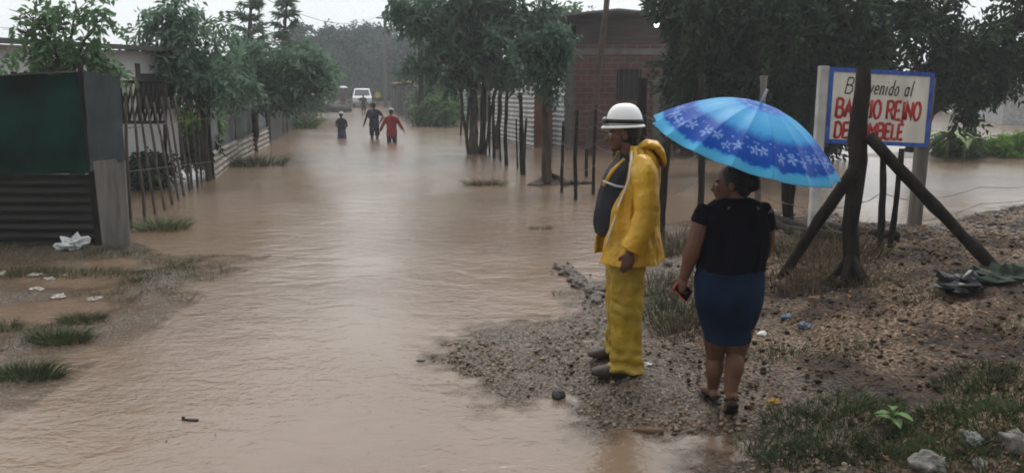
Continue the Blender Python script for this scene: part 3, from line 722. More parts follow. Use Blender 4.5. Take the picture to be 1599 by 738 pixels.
tree('tree', 'spreading round tree over the low corrugated fence', G(396, 236), 23,
     [(420,105,70,38),(385,128,55,26),(455,125,42,34),(372,85,42,36),(470,98,26,22),(425,132,40,8)], 680, 9, .22, .085, .45, LM_veiled, .11, seed=4, droop=.4)
def conifer(label, px, base_y, top_y, wpx, d, seed):
    rng = np.random.default_rng(seed); random.seed(seed); b = D(px, base_y, d); tp = D(px+4, top_y, d)
    t = root('conifer_tree', label, 'tree', (b.x, b.y, 0), 'feathery trees over the left roofs'); mb = MB(); mb.tube([(b.x, b.y, -.3), (b.x, b.y, 3), tp], [.11, .09, .03], 8, .05); P = []; T = []; N = []
    z = 2.2; Hh = tp.z
    while z < Hh:
        f = (z-2.2)/(Hh-2.2); L = wpx*d/FPX*(1.15-f*.85)
        for k in range(6):
            a = random.random()*6.28; dr = Vector((math.cos(a), math.sin(a), random.uniform(.2, 1.0)+.3*f)).normalized(); s0 = Vector((b.x, b.y, z)).lerp(Vector((tp.x, tp.y, z)), f)
            e = s0+dr*L-Vector((0, 0, .12*L)); mb.tube([s0, s0.lerp(e, .5)+Vector((0, 0, .05*L)), e], [.03, .02, .008], 4)
            for q in range(26):
                w_ = .2+.8*q/26; P.append(s0.lerp(e, w_)); sd = dr.cross(Vector((0, 0, 1)))*(1 if q % 2 else -1)
                T.append((sd*.8+dr*.6+Vector((random.gauss(0, .3), random.gauss(0, .3), random.gauss(0, .3)-.1))).normalized()); N.append((random.gauss(0, .4), random.gauss(0, .4), 1))
        z += .45
    mb.build('trunk', BARK(), t); n_ = len(P)
    Vv, Ff = leaf_geo(np.array([[*p] for p in P]), np.array([[*p] for p in T]), np.array(N, float), .36*(.6+.8*rng.random(n_)), .07*np.ones(n_)); mesh_np('crown', Vv, Ff, LM_veiled, t)
conifer('tall feathery conifer rising behind the round tree', 392, 200, -45, 34, 32, 5)
conifer('second feathery conifer, nearer the street and slimmer', 446, 195, -30, 30, 36, 6)
shrub('shrub', 'bright yellow-green bush behind the leaning sticks', D(292, 238, 19), 19, [(292,190,28,26),(315,205,20,20),(270,205,16,18)], 420, 8, .16, .07, .3, LM_bright, seed=7)
shrub('shrub', 'dark bush against the house wall behind the lattice gate', D(228, 290, 15.9), 15.9, [(214,262,26,24),(246,266,22,22)], 380, 8, .13, .06, .3, LM_dark, seed=71)
shrub('shrub', 'dark low bush under the bright bush by the stick fence', D(290, 250, 18.4), 18.4, [(285,228,34,16),(320,240,16,20)], 330, 8, .14, .06, .3, LM_dark, seed=8)
tree('tree', 'green tree over the dark shed at the left bank', D(486, 185, 52), 52, [(478,128,32,26),(500,110,20,22),(465,105,22,22)], 800, 8, .34, .13, .9, LM_mid, .2, seed=9)
far = [('wide hazy tree on the left of the street end', 515, [(505,95,42,38),(480,70,30,26),(530,70,30,26)], 92, 21), ('tallest hazy tree closing the end of the street', 562, [(560,78,36,34),(548,110,40,30),(580,100,36,32)], 104, 22),
       ('hazy tree just behind the distant utility pole', 604, [(604,92,34,36),(590,120,36,22),(618,70,26,18)], 110, 23), ('hazy tree left of the thick utility pole', 638, [(636,95,32,34),(646,125,36,24),(655,75,26,20)], 96, 24),
       ('low dark hazy tree over the white truck', 575, [(540,135,30,18),(575,130,40,20),(610,138,30,18)], 118, 25), ('distant hazy tree behind the right roadside shack', 680, [(680,110,36,40),(715,90,34,36)], 80, 26)]
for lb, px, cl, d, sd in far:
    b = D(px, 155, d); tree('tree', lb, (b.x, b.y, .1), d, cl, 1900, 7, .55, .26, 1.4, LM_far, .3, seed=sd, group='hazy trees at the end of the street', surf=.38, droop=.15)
tree('tree', 'hazy tree with light foliage over the roadside shrub', D(688, 185, 46), 46, [(690,150,36,20),(672,130,24,16),(720,140,22,18),(706,118,26,16)], 1000, 8, .3, .12, .8, LM_mid, .16, seed=28)
shrub('shrub', 'bright feathery shrub by the pale grey post', G(684, 194), 41.5, [(684,172,18,16),(700,178,10,12),(672,180,10,9)], 420, 8, .3, .1, .7, LM_light, seed=29)
# live-fence trees on the right
def stems(mb, b, f):
    for dx, dz, r in ((-.35, 2.0, .06), (.3, 2.4, .075), (.55, 1.6, .05)):
        mb.pole((b.x+dx*.5, b.y+.1, -.3), (b.x+dx*1.5, b.y+.3, b.z+dz+1.2), r, r*.6, .03)
tree('tree', 'large dark leafy tree with several trunks at the right street edge', G(742, 240), 24,
     [(755,35,66,48),(690,32,52,34),(715,78,52,34),(800,72,44,42),(822,20,44,28),(645,18,28,22),(680,92,34,18),(765,95,50,16),(740,5,90,24),(700,112,24,8)], 860, 9, .26, .10, .5, LM_street, .13, seed=31, droop=.4, fork=1.9, extra=stems, surf=.4, sub=7)
tree('tree', 'slim tree with two leaning stems next to the grey corrugated wall', G(776, 232), 25, [(800,105,30,14),(770,95,28,18),(825,90,20,20)], 240, 9, .24, .09, .4, LM_street, .08, seed=32, droop=.5, fork=1.9)
tree('tree', 'knotty tree standing on a root mound in the flood', G(852, 288), 16,
     [(848,95,26,20),(862,68,24,22),(864,130,8,26),(838,70,22,16)], 300, 9, .15, .055, .3, LM_street, .10, seed=33, droop=.5, fork=2.0)
tree('tree', 'pale green tree leaning over the brick house roof', D(900, 200, 30), 30, [(880,48,50,22),(915,32,26,18),(850,38,30,20),(875,75,24,16)], 900, 9, .22, .08, .6, LM_mid, .12, seed=34, droop=.5)
t = MB(); c = G(862, 287)
for i in range(40): t.ell((c.x+random.gauss(0, .28), c.y+random.gauss(0, .14), random.uniform(-.03, .07)), (.12, .1, .06), Matrix.Rotation(random.random()*3, 3, 'Z'), 8, 5)
for i in range(14):
    a = random.random()*6.28; q = Vector((c.x+math.cos(a)*.5, c.y+math.sin(a)*.3, .0)); t.tube([c+Vector((-.08, 0, .25)), c.lerp(q, .6)+Vector((0, 0, .08)), q], [.03, .025, .012], 5)
tag(t.build('root_mound', mat('root_mound', (.07, .05, .038), rough=.9, var=.5, scale=8, bump=.8), origin=c, remesh=.025, sm=1), 'tangled root mound at the foot of the knotty tree', 'root mound')
# dense dark trees on the right
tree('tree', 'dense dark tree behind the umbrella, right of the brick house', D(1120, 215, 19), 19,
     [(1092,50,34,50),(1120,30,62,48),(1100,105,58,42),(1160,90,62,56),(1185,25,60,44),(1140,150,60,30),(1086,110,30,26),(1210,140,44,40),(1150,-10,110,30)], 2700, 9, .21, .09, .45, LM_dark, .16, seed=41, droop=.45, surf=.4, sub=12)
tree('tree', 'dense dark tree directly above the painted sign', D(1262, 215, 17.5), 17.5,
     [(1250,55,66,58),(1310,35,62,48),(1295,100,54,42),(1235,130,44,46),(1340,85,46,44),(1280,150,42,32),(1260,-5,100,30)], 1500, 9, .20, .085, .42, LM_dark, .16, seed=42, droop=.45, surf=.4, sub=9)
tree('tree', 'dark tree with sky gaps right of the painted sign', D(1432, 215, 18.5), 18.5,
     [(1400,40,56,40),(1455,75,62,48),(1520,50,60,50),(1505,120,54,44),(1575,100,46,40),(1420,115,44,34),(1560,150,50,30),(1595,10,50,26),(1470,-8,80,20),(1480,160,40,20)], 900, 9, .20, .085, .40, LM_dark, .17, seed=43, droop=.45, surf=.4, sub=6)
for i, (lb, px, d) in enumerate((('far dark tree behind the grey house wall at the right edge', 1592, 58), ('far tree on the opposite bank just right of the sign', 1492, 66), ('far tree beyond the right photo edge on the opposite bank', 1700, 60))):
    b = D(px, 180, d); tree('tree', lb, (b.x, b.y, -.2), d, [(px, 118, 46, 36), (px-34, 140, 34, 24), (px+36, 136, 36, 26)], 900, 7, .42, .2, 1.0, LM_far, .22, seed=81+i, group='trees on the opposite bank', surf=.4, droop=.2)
M_under = leafmat('leaf_understory', (.022, .036, .02), .1)
for i, (lb, px, cl, d) in enumerate((('dark undergrowth bush right of the brick house', 1070, [(1075,190,38,32),(1110,195,34,30)], 24), ('dark undergrowth bush behind the umbrella top', 1170, [(1150,185,40,38),(1190,190,38,34)], 23), ('dark undergrowth bush behind the left sign post', 1265, [(1235,190,38,36),(1280,200,34,30)], 22))):
    b = D(px, 224, d); shrub('undergrowth_bush', lb, (b.x, b.y, -.1), d, cl, 900, 8, .22, .09, .5, M_under, group='undergrowth behind the fence', seed=50+i)
for i, (lb, px, cl) in enumerate((('bright green bush on the right islet beside the sign', 1495, [(1480,228,26,15),(1512,228,24,17)]), ('bright green bush at the right edge of the photo', 1575, [(1555,230,26,18),(1590,230,30,20)]))):
    b = G(px, 248); shrub('bush', lb, (b.x, b.y, .05), b.y+.4, cl, 700, 8, .16, .045, .3, LM_bright if i else LM_light, seed=60+i, surf=.6)
# banana plants behind the sign
for i, (px, py, h, lb) in enumerate(((1478, 205, 1.05, 'broad-leaved plant peeping out just right of the sign'), (1505, 208, .8, 'smaller broad-leaved plant on the right islet'))):
    b = D(px, 236, 22); t = root('banana_plant', lb, 'plant', (b.x, b.y, 0)); mb = MB(); mb.tube([(b.x, b.y, 0), (b.x+.02, b.y, h*.7)], [.05, .035], 7); mb.build('stem', mat('banana_stem', (.14, .17, .07)), t)
    mb = MB()
    for k in range(7):
        a = k*2.4+i; dr = Vector((math.cos(a), math.sin(a), 0)); rings = []; side = Vector((-dr.y, dr.x, 0))
        for q in range(9):
            s_ = q/8; c = Vector((b.x, b.y, h*.65))+dr*(.75*s_)+Vector((0, 0, .55*s_-.75*s_*s_)); wd = .14*math.sin(math.pi*min(1, s_*.9+.1))+.004
            rings.append([c-side*wd+Vector((0, 0, .03)), c, c+side*wd+Vector((0, 0, .03)), c+Vector((0, 0, -.006))])
        mb.ring_skin(rings)
    mb.build('leaf', mat('banana_leaf', (.16, .22, .07), rough=.45, var=.35, scale=3), t)

# ------------------------------------------------------------------ FENCES on the right
t = root('stake_fence', 'row of rough stakes between the live fence trees', 'fence', G(780, 250))
for a0, a1, b0, b1, r in ((722,150,718,212,.04),(733,150,728,222,.05),(757,140,752,240,.06),(770,150,772,246,.05),(792,142,791,258,.05),(779,160,783,250,.03),(812,145,816,272,.06),(806,185,809,262,.025),(822,185,819,274,.03),(745,160,742,232,.045),(764,150,765,240,.035)):
    p = G(b0, b1); mb = MB(); mb.pole((p.x, p.y, -.35), D(a0, a1, p.y), r, r*.8, .015); mb.build('stake', M_dwood(), t)
t = root('wire_fence', 'thin stake and barbed wire fence running from root mound to umbrella', 'fence', G(930, 310))
posts = [(880,190,877,302,.033),(901,172,900,312,.035),(931,165,927,304,.033),(916,232,915,276,.04),(962,180,958,330,.035),(1003,122,1000,350,.085),(1042,215,1032,372,.062),(1096,120,1095,322,.06),(1100,180,1092,318,.05)]
wp = []
for a0, a1, b0, b1, r in posts:
    p = hit(b0, b1); mb = MB(); q = D(a0, a1, p.y); mb.pole((p.x, p.y, -.4), q, r, r*.85, .012, n=9); mb.build('post', M_dwood(), t); wp.append((p, q))
line = [wp[0], wp[1], wp[2], wp[4], wp[5], wp[6], wp[7]]
for h in (.55, .95, 1.3, 1.6):
    mb = MB(); pts = []
    for k in range(len(line)-1):
        a = line[k][0].copy(); b = line[k+1][0].copy(); a.z = h; b.z = h
        for q in range(6): pts.append(a.lerp(b, q/6)-Vector((0, .04, .05*math.sin(math.pi*q/6))))
    mb.tube(pts, .005, 5)
    for p in pts[::2]: mb.tube([p+Vector((-.02, 0, -.02)), p+Vector((.02, 0, .02))], .003, 4)
    mb.build('wire', M_wire(), t)
# posts of the second fence line by the sign
def lone(name, label, cat, a, b, r, m, n=10, bend=.012, k=9, r1=None):
    p = hit(*b); mb = MB(); q = D(*a, p.y); mb.pole((p.x, p.y, p.z-.3), q, r, r1 or r*.85, bend, n=n, k=k)
    return tag(mb.build(name, m, origin=p), label, cat), p, q
lone('fence_post', 'grey post rising behind the umbrella tip', 'post', (1193, 118), (1184, 345), .045, M_wood())
lone('fence_post', 'dark crooked post under the umbrella right rim, the left one of the pair', 'post', (1226, 240), (1230, 352), .05, M_dwood(), bend=.03)
lone('fence_post', 'dark short post under the umbrella right rim, the right one of the pair', 'post', (1242, 250), (1240, 348), .045, M_dwood(), bend=.03)
cpx = hit(1326, 442); dC = cpx.y
random.seed(5)
mb = MB(); path = [(1324,470),(1326,442),(1330,400),(1328,350),(1334,300),(1340,250),(1338,215),(1342,180),(1347,140),(1348,104)]
mb.tube([D(a, b, dC+.02*i) for i, (a, b) in enumerate(path)], [.085,.078,.07,.066,.07,.078,.078,.07,.066,.06], 12, .08)
for k in range(5):
    a = k*1.3; mb.tube([cpx+Vector((0, 0, .25)), cpx+Vector((math.cos(a)*.1, math.sin(a)*.1, .08)), cpx+Vector((math.cos(a)*.22, math.sin(a)*.2, -.05))], [.04, .035, .02], 6)
tag(mb.build('corner_post', M_dwood(), origin=cpx), 'thick crooked dark post standing in front of the painted sign', 'post')
def log(name, label, a, b, r0, r1):
    p = hit(*b); q = D(*a, dC+.03 if name == 'brace_pole' else p.y)
    mb = MB(); mb.pole(p-(q-p).normalized()*.15, q, r0, r1, .01, n=10, k=10, jit=.1); tag(mb.build(name, M_dwood(), origin=p), label, 'brace')
log('brace_pole', 'dark brace pole slanting left down from the crooked post', (1336, 262), (1222, 434), .045, .05)
log('brace_pole', 'dark brace pole slanting right down to the gravel bank', (1356, 212), (1552, 416), .05, .05)
lone('fence_post', 'thin dark stake below the sign, the upright one', 'post', (1379, 232), (1376, 388), .035, M_dwood())
lone('fence_post', 'thin dark stake below the sign, leaning to the right', 'post', (1408, 232), (1386, 386), .028, M_dwood())
t = root('barbed_wire', 'barbed wire strands strung from the umbrella posts past the sign', 'wire', hit(1326, 442))
for h0, pts in ((0, [(1185,300,9.6),(1230,318,9.2),(1290,322,8.6),(1335,318,dC+.1),(1376,300,8.5),(1440,312,9.5),(1530,292,11),(1640,288,12.5)]), (1, [(1185,345,9.6),(1240,338,9.2),(1290,352,8.6),(1332,362,dC+.1),(1378,350,8.5),(1440,345,9.5),(1530,318,11),(1640,305,12.5)])):
    mb = MB(); P = [D(*q) for q in pts]; PP = []
    for a, b in zip(P, P[1:]): PP += [a.lerp(b, k/5)-Vector((0, 0, .03*math.sin(math.pi*k/5))) for k in range(5)]
    PP.append(P[-1]); mb.tube(PP, .004, 5)
    for p in PP[::2]: mb.tube([p+Vector((-.02, 0, -.02)), p+Vector((.02, 0, .02))], .003, 4)
    mb.build('strand', M_wire(), t)
# low dark bar and brush at the water edge behind the woman
t = MB(); 
for i, (a, b, c, d_) in enumerate(((1196,342,1280,372),(1230,366,1330,380),(1280,360,1400,378),(1205,352,1260,380))):
    t.pole(hit(a, b)+Vector((0, 0, .05)), hit(c, d_)+Vector((0, 0, .06)), .06, .045, .03)
tag(t.build('driftwood', M_dwood(), origin=hit(1270, 370)), 'dark driftwood branches lying along the bank under the sign', 'driftwood')

# ------------------------------------------------------------------ SIGN
dS0, dS1 = 8.55, 8.85
TL, TR, BR, BL = D(1297,106,dS0), D(1458,115,dS1), D(1453,229,dS1), D(1293,222,dS0)
BL.x = TL.x; BR.x = TR.x
t = root('painted_sign', 'white painted wooden sign with blue border and red lettering', 'sign', (BL+BR)/2)
ex = (TR-TL); ez = (BL-TL); nrm = ex.cross(ez).normalized()
if nrm.y > 0: nrm = -nrm
def S(u_, v_, o=0.0): return TL.lerp(TR, u_).lerp(BL.lerp(BR, u_), v_)+nrm*o
mb = MB(); mb.prism([S(0,0), S(1,0), S(1,1), S(0,1)], -nrm*.025); mb.build('board', mat('sign_white', (.60, .57, .50), rough=.6, var=.16, scale=5, stretch=(1, 1, .35), bump=.15), t, smooth=False)
mb = MB(); bw = .028
for q in ([S(-.006,-.01,.003),S(1.006,-.01,.003),S(1.006,.045,.003),S(-.006,.045,.003)], [S(-.006,.955,.003),S(1.006,.955,.003),S(1.006,1.01,.003),S(-.006,1.01,.003)],
          [S(-.006,.045,.003),S(.03,.045,.003),S(.03,.955,.003),S(-.006,.955,.003)], [S(.97,.045,.003),S(1.006,.045,.003),S(1.006,.955,.003),S(.97,.955,.003)]): mb.prism(q, nrm*.006)
mb.build('border', mat('sign_blue', (.03, .085, .34), rough=.6, var=.4, scale=16), t, smooth=False)
def ell_(cx, cy, rx, ry, n=14): return [(cx+rx*math.sin(2*math.pi*k/n), cy+ry*math.cos(2*math.pi*k/n)) for k in range(n+1)]
GL = {'B': ([[(0,0),(0,1)],[(0,1),(.4,1),(.56,.9),(.56,.66),(.4,.53),(0,.53)],[(.4,.53),(.62,.42),(.64,.18),(.48,0),(0,0)]], .66),
      'A': ([[(0,0),(.3,1),(.6,0)],[(.12,.35),(.5,.35)]], .62), 'R': ([[(0,0),(0,1),(.42,1),(.57,.86),(.55,.64),(.4,.5),(0,.5)],[(.3,.5),(.62,0)]], .62),
      'I': ([[(.1,0),(.1,1)]], .2), 'O': ([ell_(.32,.5,.32,.5)], .66), 'E': ([[(.5,1),(0,1),(0,0),(.52,0)],[(0,.5),(.42,.5)]], .54), 'N': ([[(0,0),(0,1),(.56,0),(.56,1)]], .58),
      'D': ([[(0,0),(0,1),(.32,1),(.56,.75),(.58,.3),(.38,0),(0,0)]], .6), 'M': ([[(0,0),(.06,1),(.36,.35),(.66,1),(.72,0)]], .74), 'L': ([[(0,1),(0,0),(.46,0)]], .48),
      'È': ([[(.5,1),(0,1),(0,0),(.52,0)],[(0,.5),(.42,.5)],[(.14,1.3),(.34,1.13)]], .54), ' ': ([], .3),
      'i': ([[(.08,.58),(.08,.06),(.14,0)],[(.08,.78),(.08,.84)]], .18), 'e': ([[(.04,.3),(.38,.33),(.36,.5),(.22,.6),(.08,.5),(.03,.25),(.14,.02),(.38,.1)]], .4), 'n': ([[(.04,0),(.04,.58)],[(.04,.4),(.18,.58),(.32,.54),(.34,0)]], .38),
      'v': ([[(0,.58),(.18,0),(.36,.58)]], .36), 'd': ([[(.36,.46),(.2,.58),(.04,.4),(.05,.14),(.2,0),(.36,.14)],[(.38,1.0),(.36,0)]], .42), 'o': ([ell_(.19,.29,.17,.29)], .4),
      'a': ([ell_(.18,.29,.16,.29),[(.36,.58),(.35,.05),(.4,0)]], .42), 'l': ([[(.08,1),(.08,.06),(.16,0)]], .2)}
def write(name, text, u0, u1, vb, vt, stroke, m, shear=0.0):
    wid = sum(GL[c][1]+.16 for c in text)-.16; mb = MB(); x = 0
    for c in text:
        for st in GL[c][0]:
            pts = []
            for (gx, gy) in st:
                gx2 = gx+shear*gy
                pts.append(S(u0+(u1-u0)*(x+gx2)/wid, vb+(vt-vb)*gy, .0035))
            if len(pts) > 2:
                q2 = [pts[0]]
                for a, b in zip(pts, pts[1:]): q2 += [a.lerp(b, .5), b]
                pts = q2
            rr = [stroke*random.uniform(.82, 1.15) for _ in pts]
            mb.tube(pts, rr, 8, squash=(nrm, .22))
        x += GL[c][1]+.16
    mb.build(name, m, t)
random.seed(3)
M_red = mat('sign_red', (.36, .025, .025), rough=.55, var=.3, scale=14); M_blk = mat('sign_black', (.03, .03, .035), rough=.55, var=.2)
write('lettering', 'Bienvenido al', .15, .80, .325, .115, .0075, M_blk, .28)
write('lettering', 'BARRIO REINO', .08, .90, .645, .40, .0165, M_red, .06)
write('lettering', 'DE', .08, .215, .925, .72, .0165, M_red, .06)
write('lettering', 'OMBELÈ', .33, .745, .915, .71, .0165, M_red, .06)
pl = hit(1284, 372); mb = MB(); zz = TL.z+.02
xl0, xl1 = TL.x-.10, TL.x-.008
mb.prism([(xl0, dS0+.0, -.3), (xl1, dS0, -.3), (xl1, dS0, zz), (xl0, dS0, zz)], (0, .09, 0)); mb.build('post', mat('white_concrete', (.42, .41, .39), rough=.85, var=.25, scale=5, bump=.2), t, smooth=False, bevel=.006)
px1 = D(1426, 300, dS1+.03).x; px2 = D(1444, 300, dS1+.03).x
mb = MB(); mb.prism([(px1, dS1+.03, -.3), (px2, dS1+.03, -.3), (px2+.01, dS1+.03, TR.z-.05), (px1+.01, dS1+.03, TR.z-.05)], (0, .09, 0)); mb.build('post', M_wood(), t, smooth=False, bevel=.006)

# ------------------------------------------------------------------ PEOPLE
def basis(f, u):
    f = Vector(f).normalized(); u = Vector(u); u = (u-f*u.dot(f)).normalized(); l = u.cross(f)
    return f, l, u
def add_head(mb, c, f, u, s=1.0):
    """c = head centre (ear height); f facing; head ~0.23 s tall"""
    f, l, u = basis(f, u); M3 = Matrix((f, l, u)).transposed()
    P = lambda a, b, d_: Vector(c)+(f*a+l*b+u*d_)*s
    q = lambda *r: tuple(k*s for k in r)
    mb.ell(P(-.012, 0, .03), q(.098, .076, .088), M3, 18, 12)
    mb.ell(P(.03, 0, -.03), q(.064, .06, .082), M3, 14, 10)
    mb.ell(P(.068, 0, -.092), q(.026, .03, .022), M3, 10, 7)      # chin
    mb.ell(P(.04, 0, -.075), q(.045, .05, .035), M3, 10, 7)       # jaw
    mb.tube([P(.082, 0, .02), P(.1, 0, -.015), P(.112, 0, -.036), P(.09, 0, -.045)], [.010*s, .012*s, .016*s, .012*s], 8)  # nose
    for sg in (-1, 1):
        mb.ell(P(.082, .03*sg, .022), q(.016, .028, .011), M3, 8, 6)    # brow
        mb.ell(P(.078, .035*sg, -.025), q(.018, .022, .02), M3, 8, 6)   # cheek
        mb.ell(P(-.01, .078*sg, -.01), q(.022, .011, .034), M3, 8, 6)   # ear
    mb.ell(P(.092, 0, -.058), q(.012, .024, .007), M3, 8, 6); mb.ell(P(.089, 0, -.069), q(.012, .021, .008), M3, 8, 6)   # lips
def head_eyes(c, f, u, s, parent, m):
    f, l, u = basis(f, u); mb = MB()
    for sg in (-1, 1): mb.ell(Vector(c)+(f*.084+l*.03*sg+u*.0)*s, .0105*s, None, 8, 6)
    mb.build('eye', m, parent)
def add_hand(mb, wr, d, n, thumb, curl=.6, s=1.0, curls=None):
    """wr wrist; d hand direction; n palm normal (palm side); thumb = side the thumb leaves from"""
    d = Vector(d).normalized(); n = Vector(n); n = (n-d*n.dot(d)).normalized(); sd = d.cross(n); sd = sd if sd.dot(Vector(thumb)) > 0 else -sd
    M3 = Matrix((d, sd, n)).transposed(); wr = Vector(wr)
    mb.ell(wr+d*.05*s, (.058*s, .042*s, .019*s), M3, 14, 8)
    lens = (.068, .078, .072, .056); offs = (.030, .010, -.011, -.031)
    for i in range(4):
        p = wr+d*(.085-.006*abs(i-1))*s+sd*offs[i]*s; dir_ = d.copy(); c = (curls[i] if curls else curl*(1+.12*i)); pts = [p-d*.03*s, p]; L = lens[i]*s
        for k, fr in enumerate((.45, .32, .25)):
            ang = c*(.9 if k == 0 else 1.0)
            dir_ = (Matrix.Rotation(ang, 3, d.cross(n)) @ dir_); p = p+dir_*L*fr; pts.append(p)
        mb.tube(pts, [.0095*s, .0095*s, .0088*s, .008*s, .0065*s], 8)
    p = wr+d*.022*s+sd*.03*s; dr = (sd*.75+d*.75+n*.25).normalized(); pts = [wr+d*.015*s+sd*.01*s, p, p+dr*.035*s, p+dr*.035*s+(d*.9+n*.45).normalized()*.028*s]
    mb.tube(pts, [.013*s, .013*s, .0105*s, .008*s], 8)
def limb(mb, a, b, c, ra, rb, rc, n=10):
    a, b, c = Vector(a), Vector(b), Vector(c)
    mb.tube([a, a.lerp(b, .3), a.lerp(b, .7), b, b.lerp(c, .3), b.lerp(c, .7), c], [ra*.95, ra, ra*.55+rb*.45, rb, rb*1.06, rb*.45+rc*.55, rc], n)
def foot(mb, ank, f, s=1.0, L=.25, h=.045):
    f = Vector(f).normalized(); a = Vector(ank)
    g = Vector((a.x, a.y, a.z-.075*s))
    sd = Vector((-f.y, f.x, 0)); rings = []
    for t_, w_, hh in ((-.065, .028, .05), (-.04, .035, .075), (0, .037, .09), (.05, .04, .07), (.1, .045, .05), (.15, .042, .035), (.18, .028, .022)):
        c = g+f*t_*s*(L/.25); rings.append([c+sd*math.cos(q)*w_*s+Vector((0, 0, (.5+.5*math.sin(q))*hh*s)) for q in np.linspace(0, 2*math.pi, 12, endpoint=False)])
    mb.ring_skin(rings)
def torso(mb, secs, ax, fw, n=20):
    """secs: (centre, half width, half depth)"""
    ax = Vector(ax).normalized(); fw = Vector(fw).normalized(); rings = []
    for c, a, b in secs:
        rings.append([Vector(c)+ax*a*math.copysign(abs(math.cos(q))**.85, math.cos(q))+fw*b*math.copysign(abs(math.sin(q))**.85, math.sin(q)) for q in np.linspace(0, 2*math.pi, n, endpoint=False)])
    mb.ring_skin(rings)
def smooth_secs(secs, k=5):
    """Catmull-Rom densify of rows of numbers"""
    A = np.array(secs, float); out_ = []
    for i in range(len(A)-1):
        p0, p1, p2, p3 = A[max(i-1, 0)], A[i], A[i+1], A[min(i+2, len(A)-1)]
        for q in range(k):
            t = q/k; out_.append(.5*((2*p1)+(-p0+p2)*t+(2*p0-5*p1+4*p2-p3)*t*t+(-p0+3*p1-3*p2+p3)*t**3))
    out_.append(A[-1]); return out_
def garment(mb, secs, ax, fw, n=48, th=.02, a0=None, a1=None, fold=.008, seed=0, ffreq=(3, 4), k=6):
    """secs rows: cx,cy,cz, half width (ax), half depth (fw), arc start, arc end (deg, 0 = +ax, 90 = +fw). open shells get an inner face"""
    ax = Vector(ax).normalized(); fw = Vector(fw).normalized()
    S_ = smooth_secs(secs, k); opened = len(secs[0]) > 5; outr = []; inr = []
    for r in S_:
        c = Vector(r[:3]); A0, A1 = (R(r[5]), R(r[6])) if opened else (0, 2*math.pi)
        ro = []; ri = []
        for j in range(n):
            q = A0+(A1-A0)*j/(n-1 if opened else n)
            ds = fold*(noise.noise(Vector((math.cos(q)*ffreq[0]+seed, math.sin(q)*ffreq[0], c.z*ffreq[1]+q*.6)))+.6*noise.noise(Vector((math.cos(q)*ffreq[0]*2.3+seed+9, math.sin(q)*ffreq[0]*2.3, c.z*ffreq[1]*1.6-q))))
            ds += fold*.7*(.35-abs(noise.noise(Vector((math.cos(q)*ffreq[0]*1.2-seed, math.sin(q)*ffreq[0]*1.2+c.z*2.2, c.z*ffreq[1]*.8+q)))*2))
            pos = lambda e: c+ax*math.cos(q)*(r[3]+e)+fw*math.sin(q)*(r[4]+e)
            ro.append(pos(ds)); ri.append(pos(ds-th))
        outr.append(ro); inr.append(ri)
    if opened:
        rings = [o+i[::-1] for o, i in zip(outr, inr)]; mb.ring_skin(rings, True, True)
    else:
        rings = inr[::-1][-1:]+outr+inr[-1:]; mb.ring_skin([inr[0]]+outr+inr[::-1], False, True)

SKIN = mat('skin_brown', (.11, .05, .03), rough=.5, var=.12, scale=12, spec=.35)
SKIN_D = mat('skin_dark', (.11, .052, .034), rough=.5, var=.12, scale=12, spec=.35)
HAIR = mat('black_hair', (.010, .009, .009), rough=.45, var=.3, scale=40, bump=.5, bscale=120)
EYE = mat('eye_white', (.5, .48, .45), rough=.2)
YEL = mat('yellow_oilskin', (.56, .31, .012), rough=.36, var=.18, scale=5, bump=.8, bscale=7, bdist=.05, spec=.45, transl=.06)
YEL2 = mat('yellow_trousers', (.32, .21, .016), rough=.42, var=.22, scale=6, bump=.8, bscale=8, bdist=.05, spec=.35)
NAVY = mat('navy_vest', (.006, .007, .012), rough=.7, var=.3, scale=8, bump=.2)

# --- the man in the raincoat (faces left; we see his left side)
fm = hit(972, 577); dM = fm.y
man = root('person', 'person in open yellow raincoat and white helmet standing on the gravel spit', 'person', (fm.x, fm.y, fm.z))
O = Vector(fm)
sM = 1.0
def Lm(x, y, z): return O+Vector((x, y, z))
zf = lambda y: hz(O.x, O.y+y)-O.z
hc = Lm(-.035, .0, 1.635); fdir = Vector((-1, .12, -.04))
mb = MB(); add_head(mb, hc, fdir, (0, 0, 1), 1.0)
mb.tube([hc+Vector((.02, 0, -.05)), Lm(.02, 0, 1.5), Lm(.04, 0, 1.42)], [.058, .06, .075], 12)
torso(mb, [(Lm(.03,0,1.47), .07, .08), (Lm(.03,0,1.44), .17, .09), (Lm(.01,0,1.34), .19, .115), (Lm(-.02,0,1.15), .175, .13), (Lm(-.02,0,1.0), .17, .14), (Lm(0,0,.88), .165, .12), (Lm(0,0,.80), .12, .09)], (0, 1, 0), (1, 0, 0))
wrL, wrR = Lm(-.02, -.335, .90), Lm(-.02, .27, .90)
limb(mb, Lm(.05, -.19, 1.42), Lm(.075, -.29, 1.15), wrL, .052, .042, .029); limb(mb, Lm(.05, .19, 1.42), Lm(.075, .27, 1.15), wrR, .052, .042, .029)
add_hand(mb, wrL, (-.22, .02, -1), (.05, 1, 0), (-1, 0, 0), .35); add_hand(mb, wrR, (-.25, 0, -1), (0, -1, 0), (-1, 0, 0), .35)
aL, aR = Lm(.01, -.12, .085), Lm(.015, .125, .085+max(-.05, zf(.12)))
limb(mb, Lm(0, -.095, .86), Lm(-.015, -.105, .48), aL, .085, .058, .042); limb(mb, Lm(0, .095, .86), Lm(-.005, .11, .48), aR, .085, .058, .042)
foot(mb, aL, (-1, .05, 0)); foot(mb, aR, (-1, .15, 0))
mb.build('body', SKIN_D, man, remesh=.006, sm=4); head_eyes(hc, fdir, (0, 0, 1), 1.0, man, EYE)
f, l, u = basis(fdir, (0, 0, 1)); M3 = Matrix((f, l, u)).transposed()
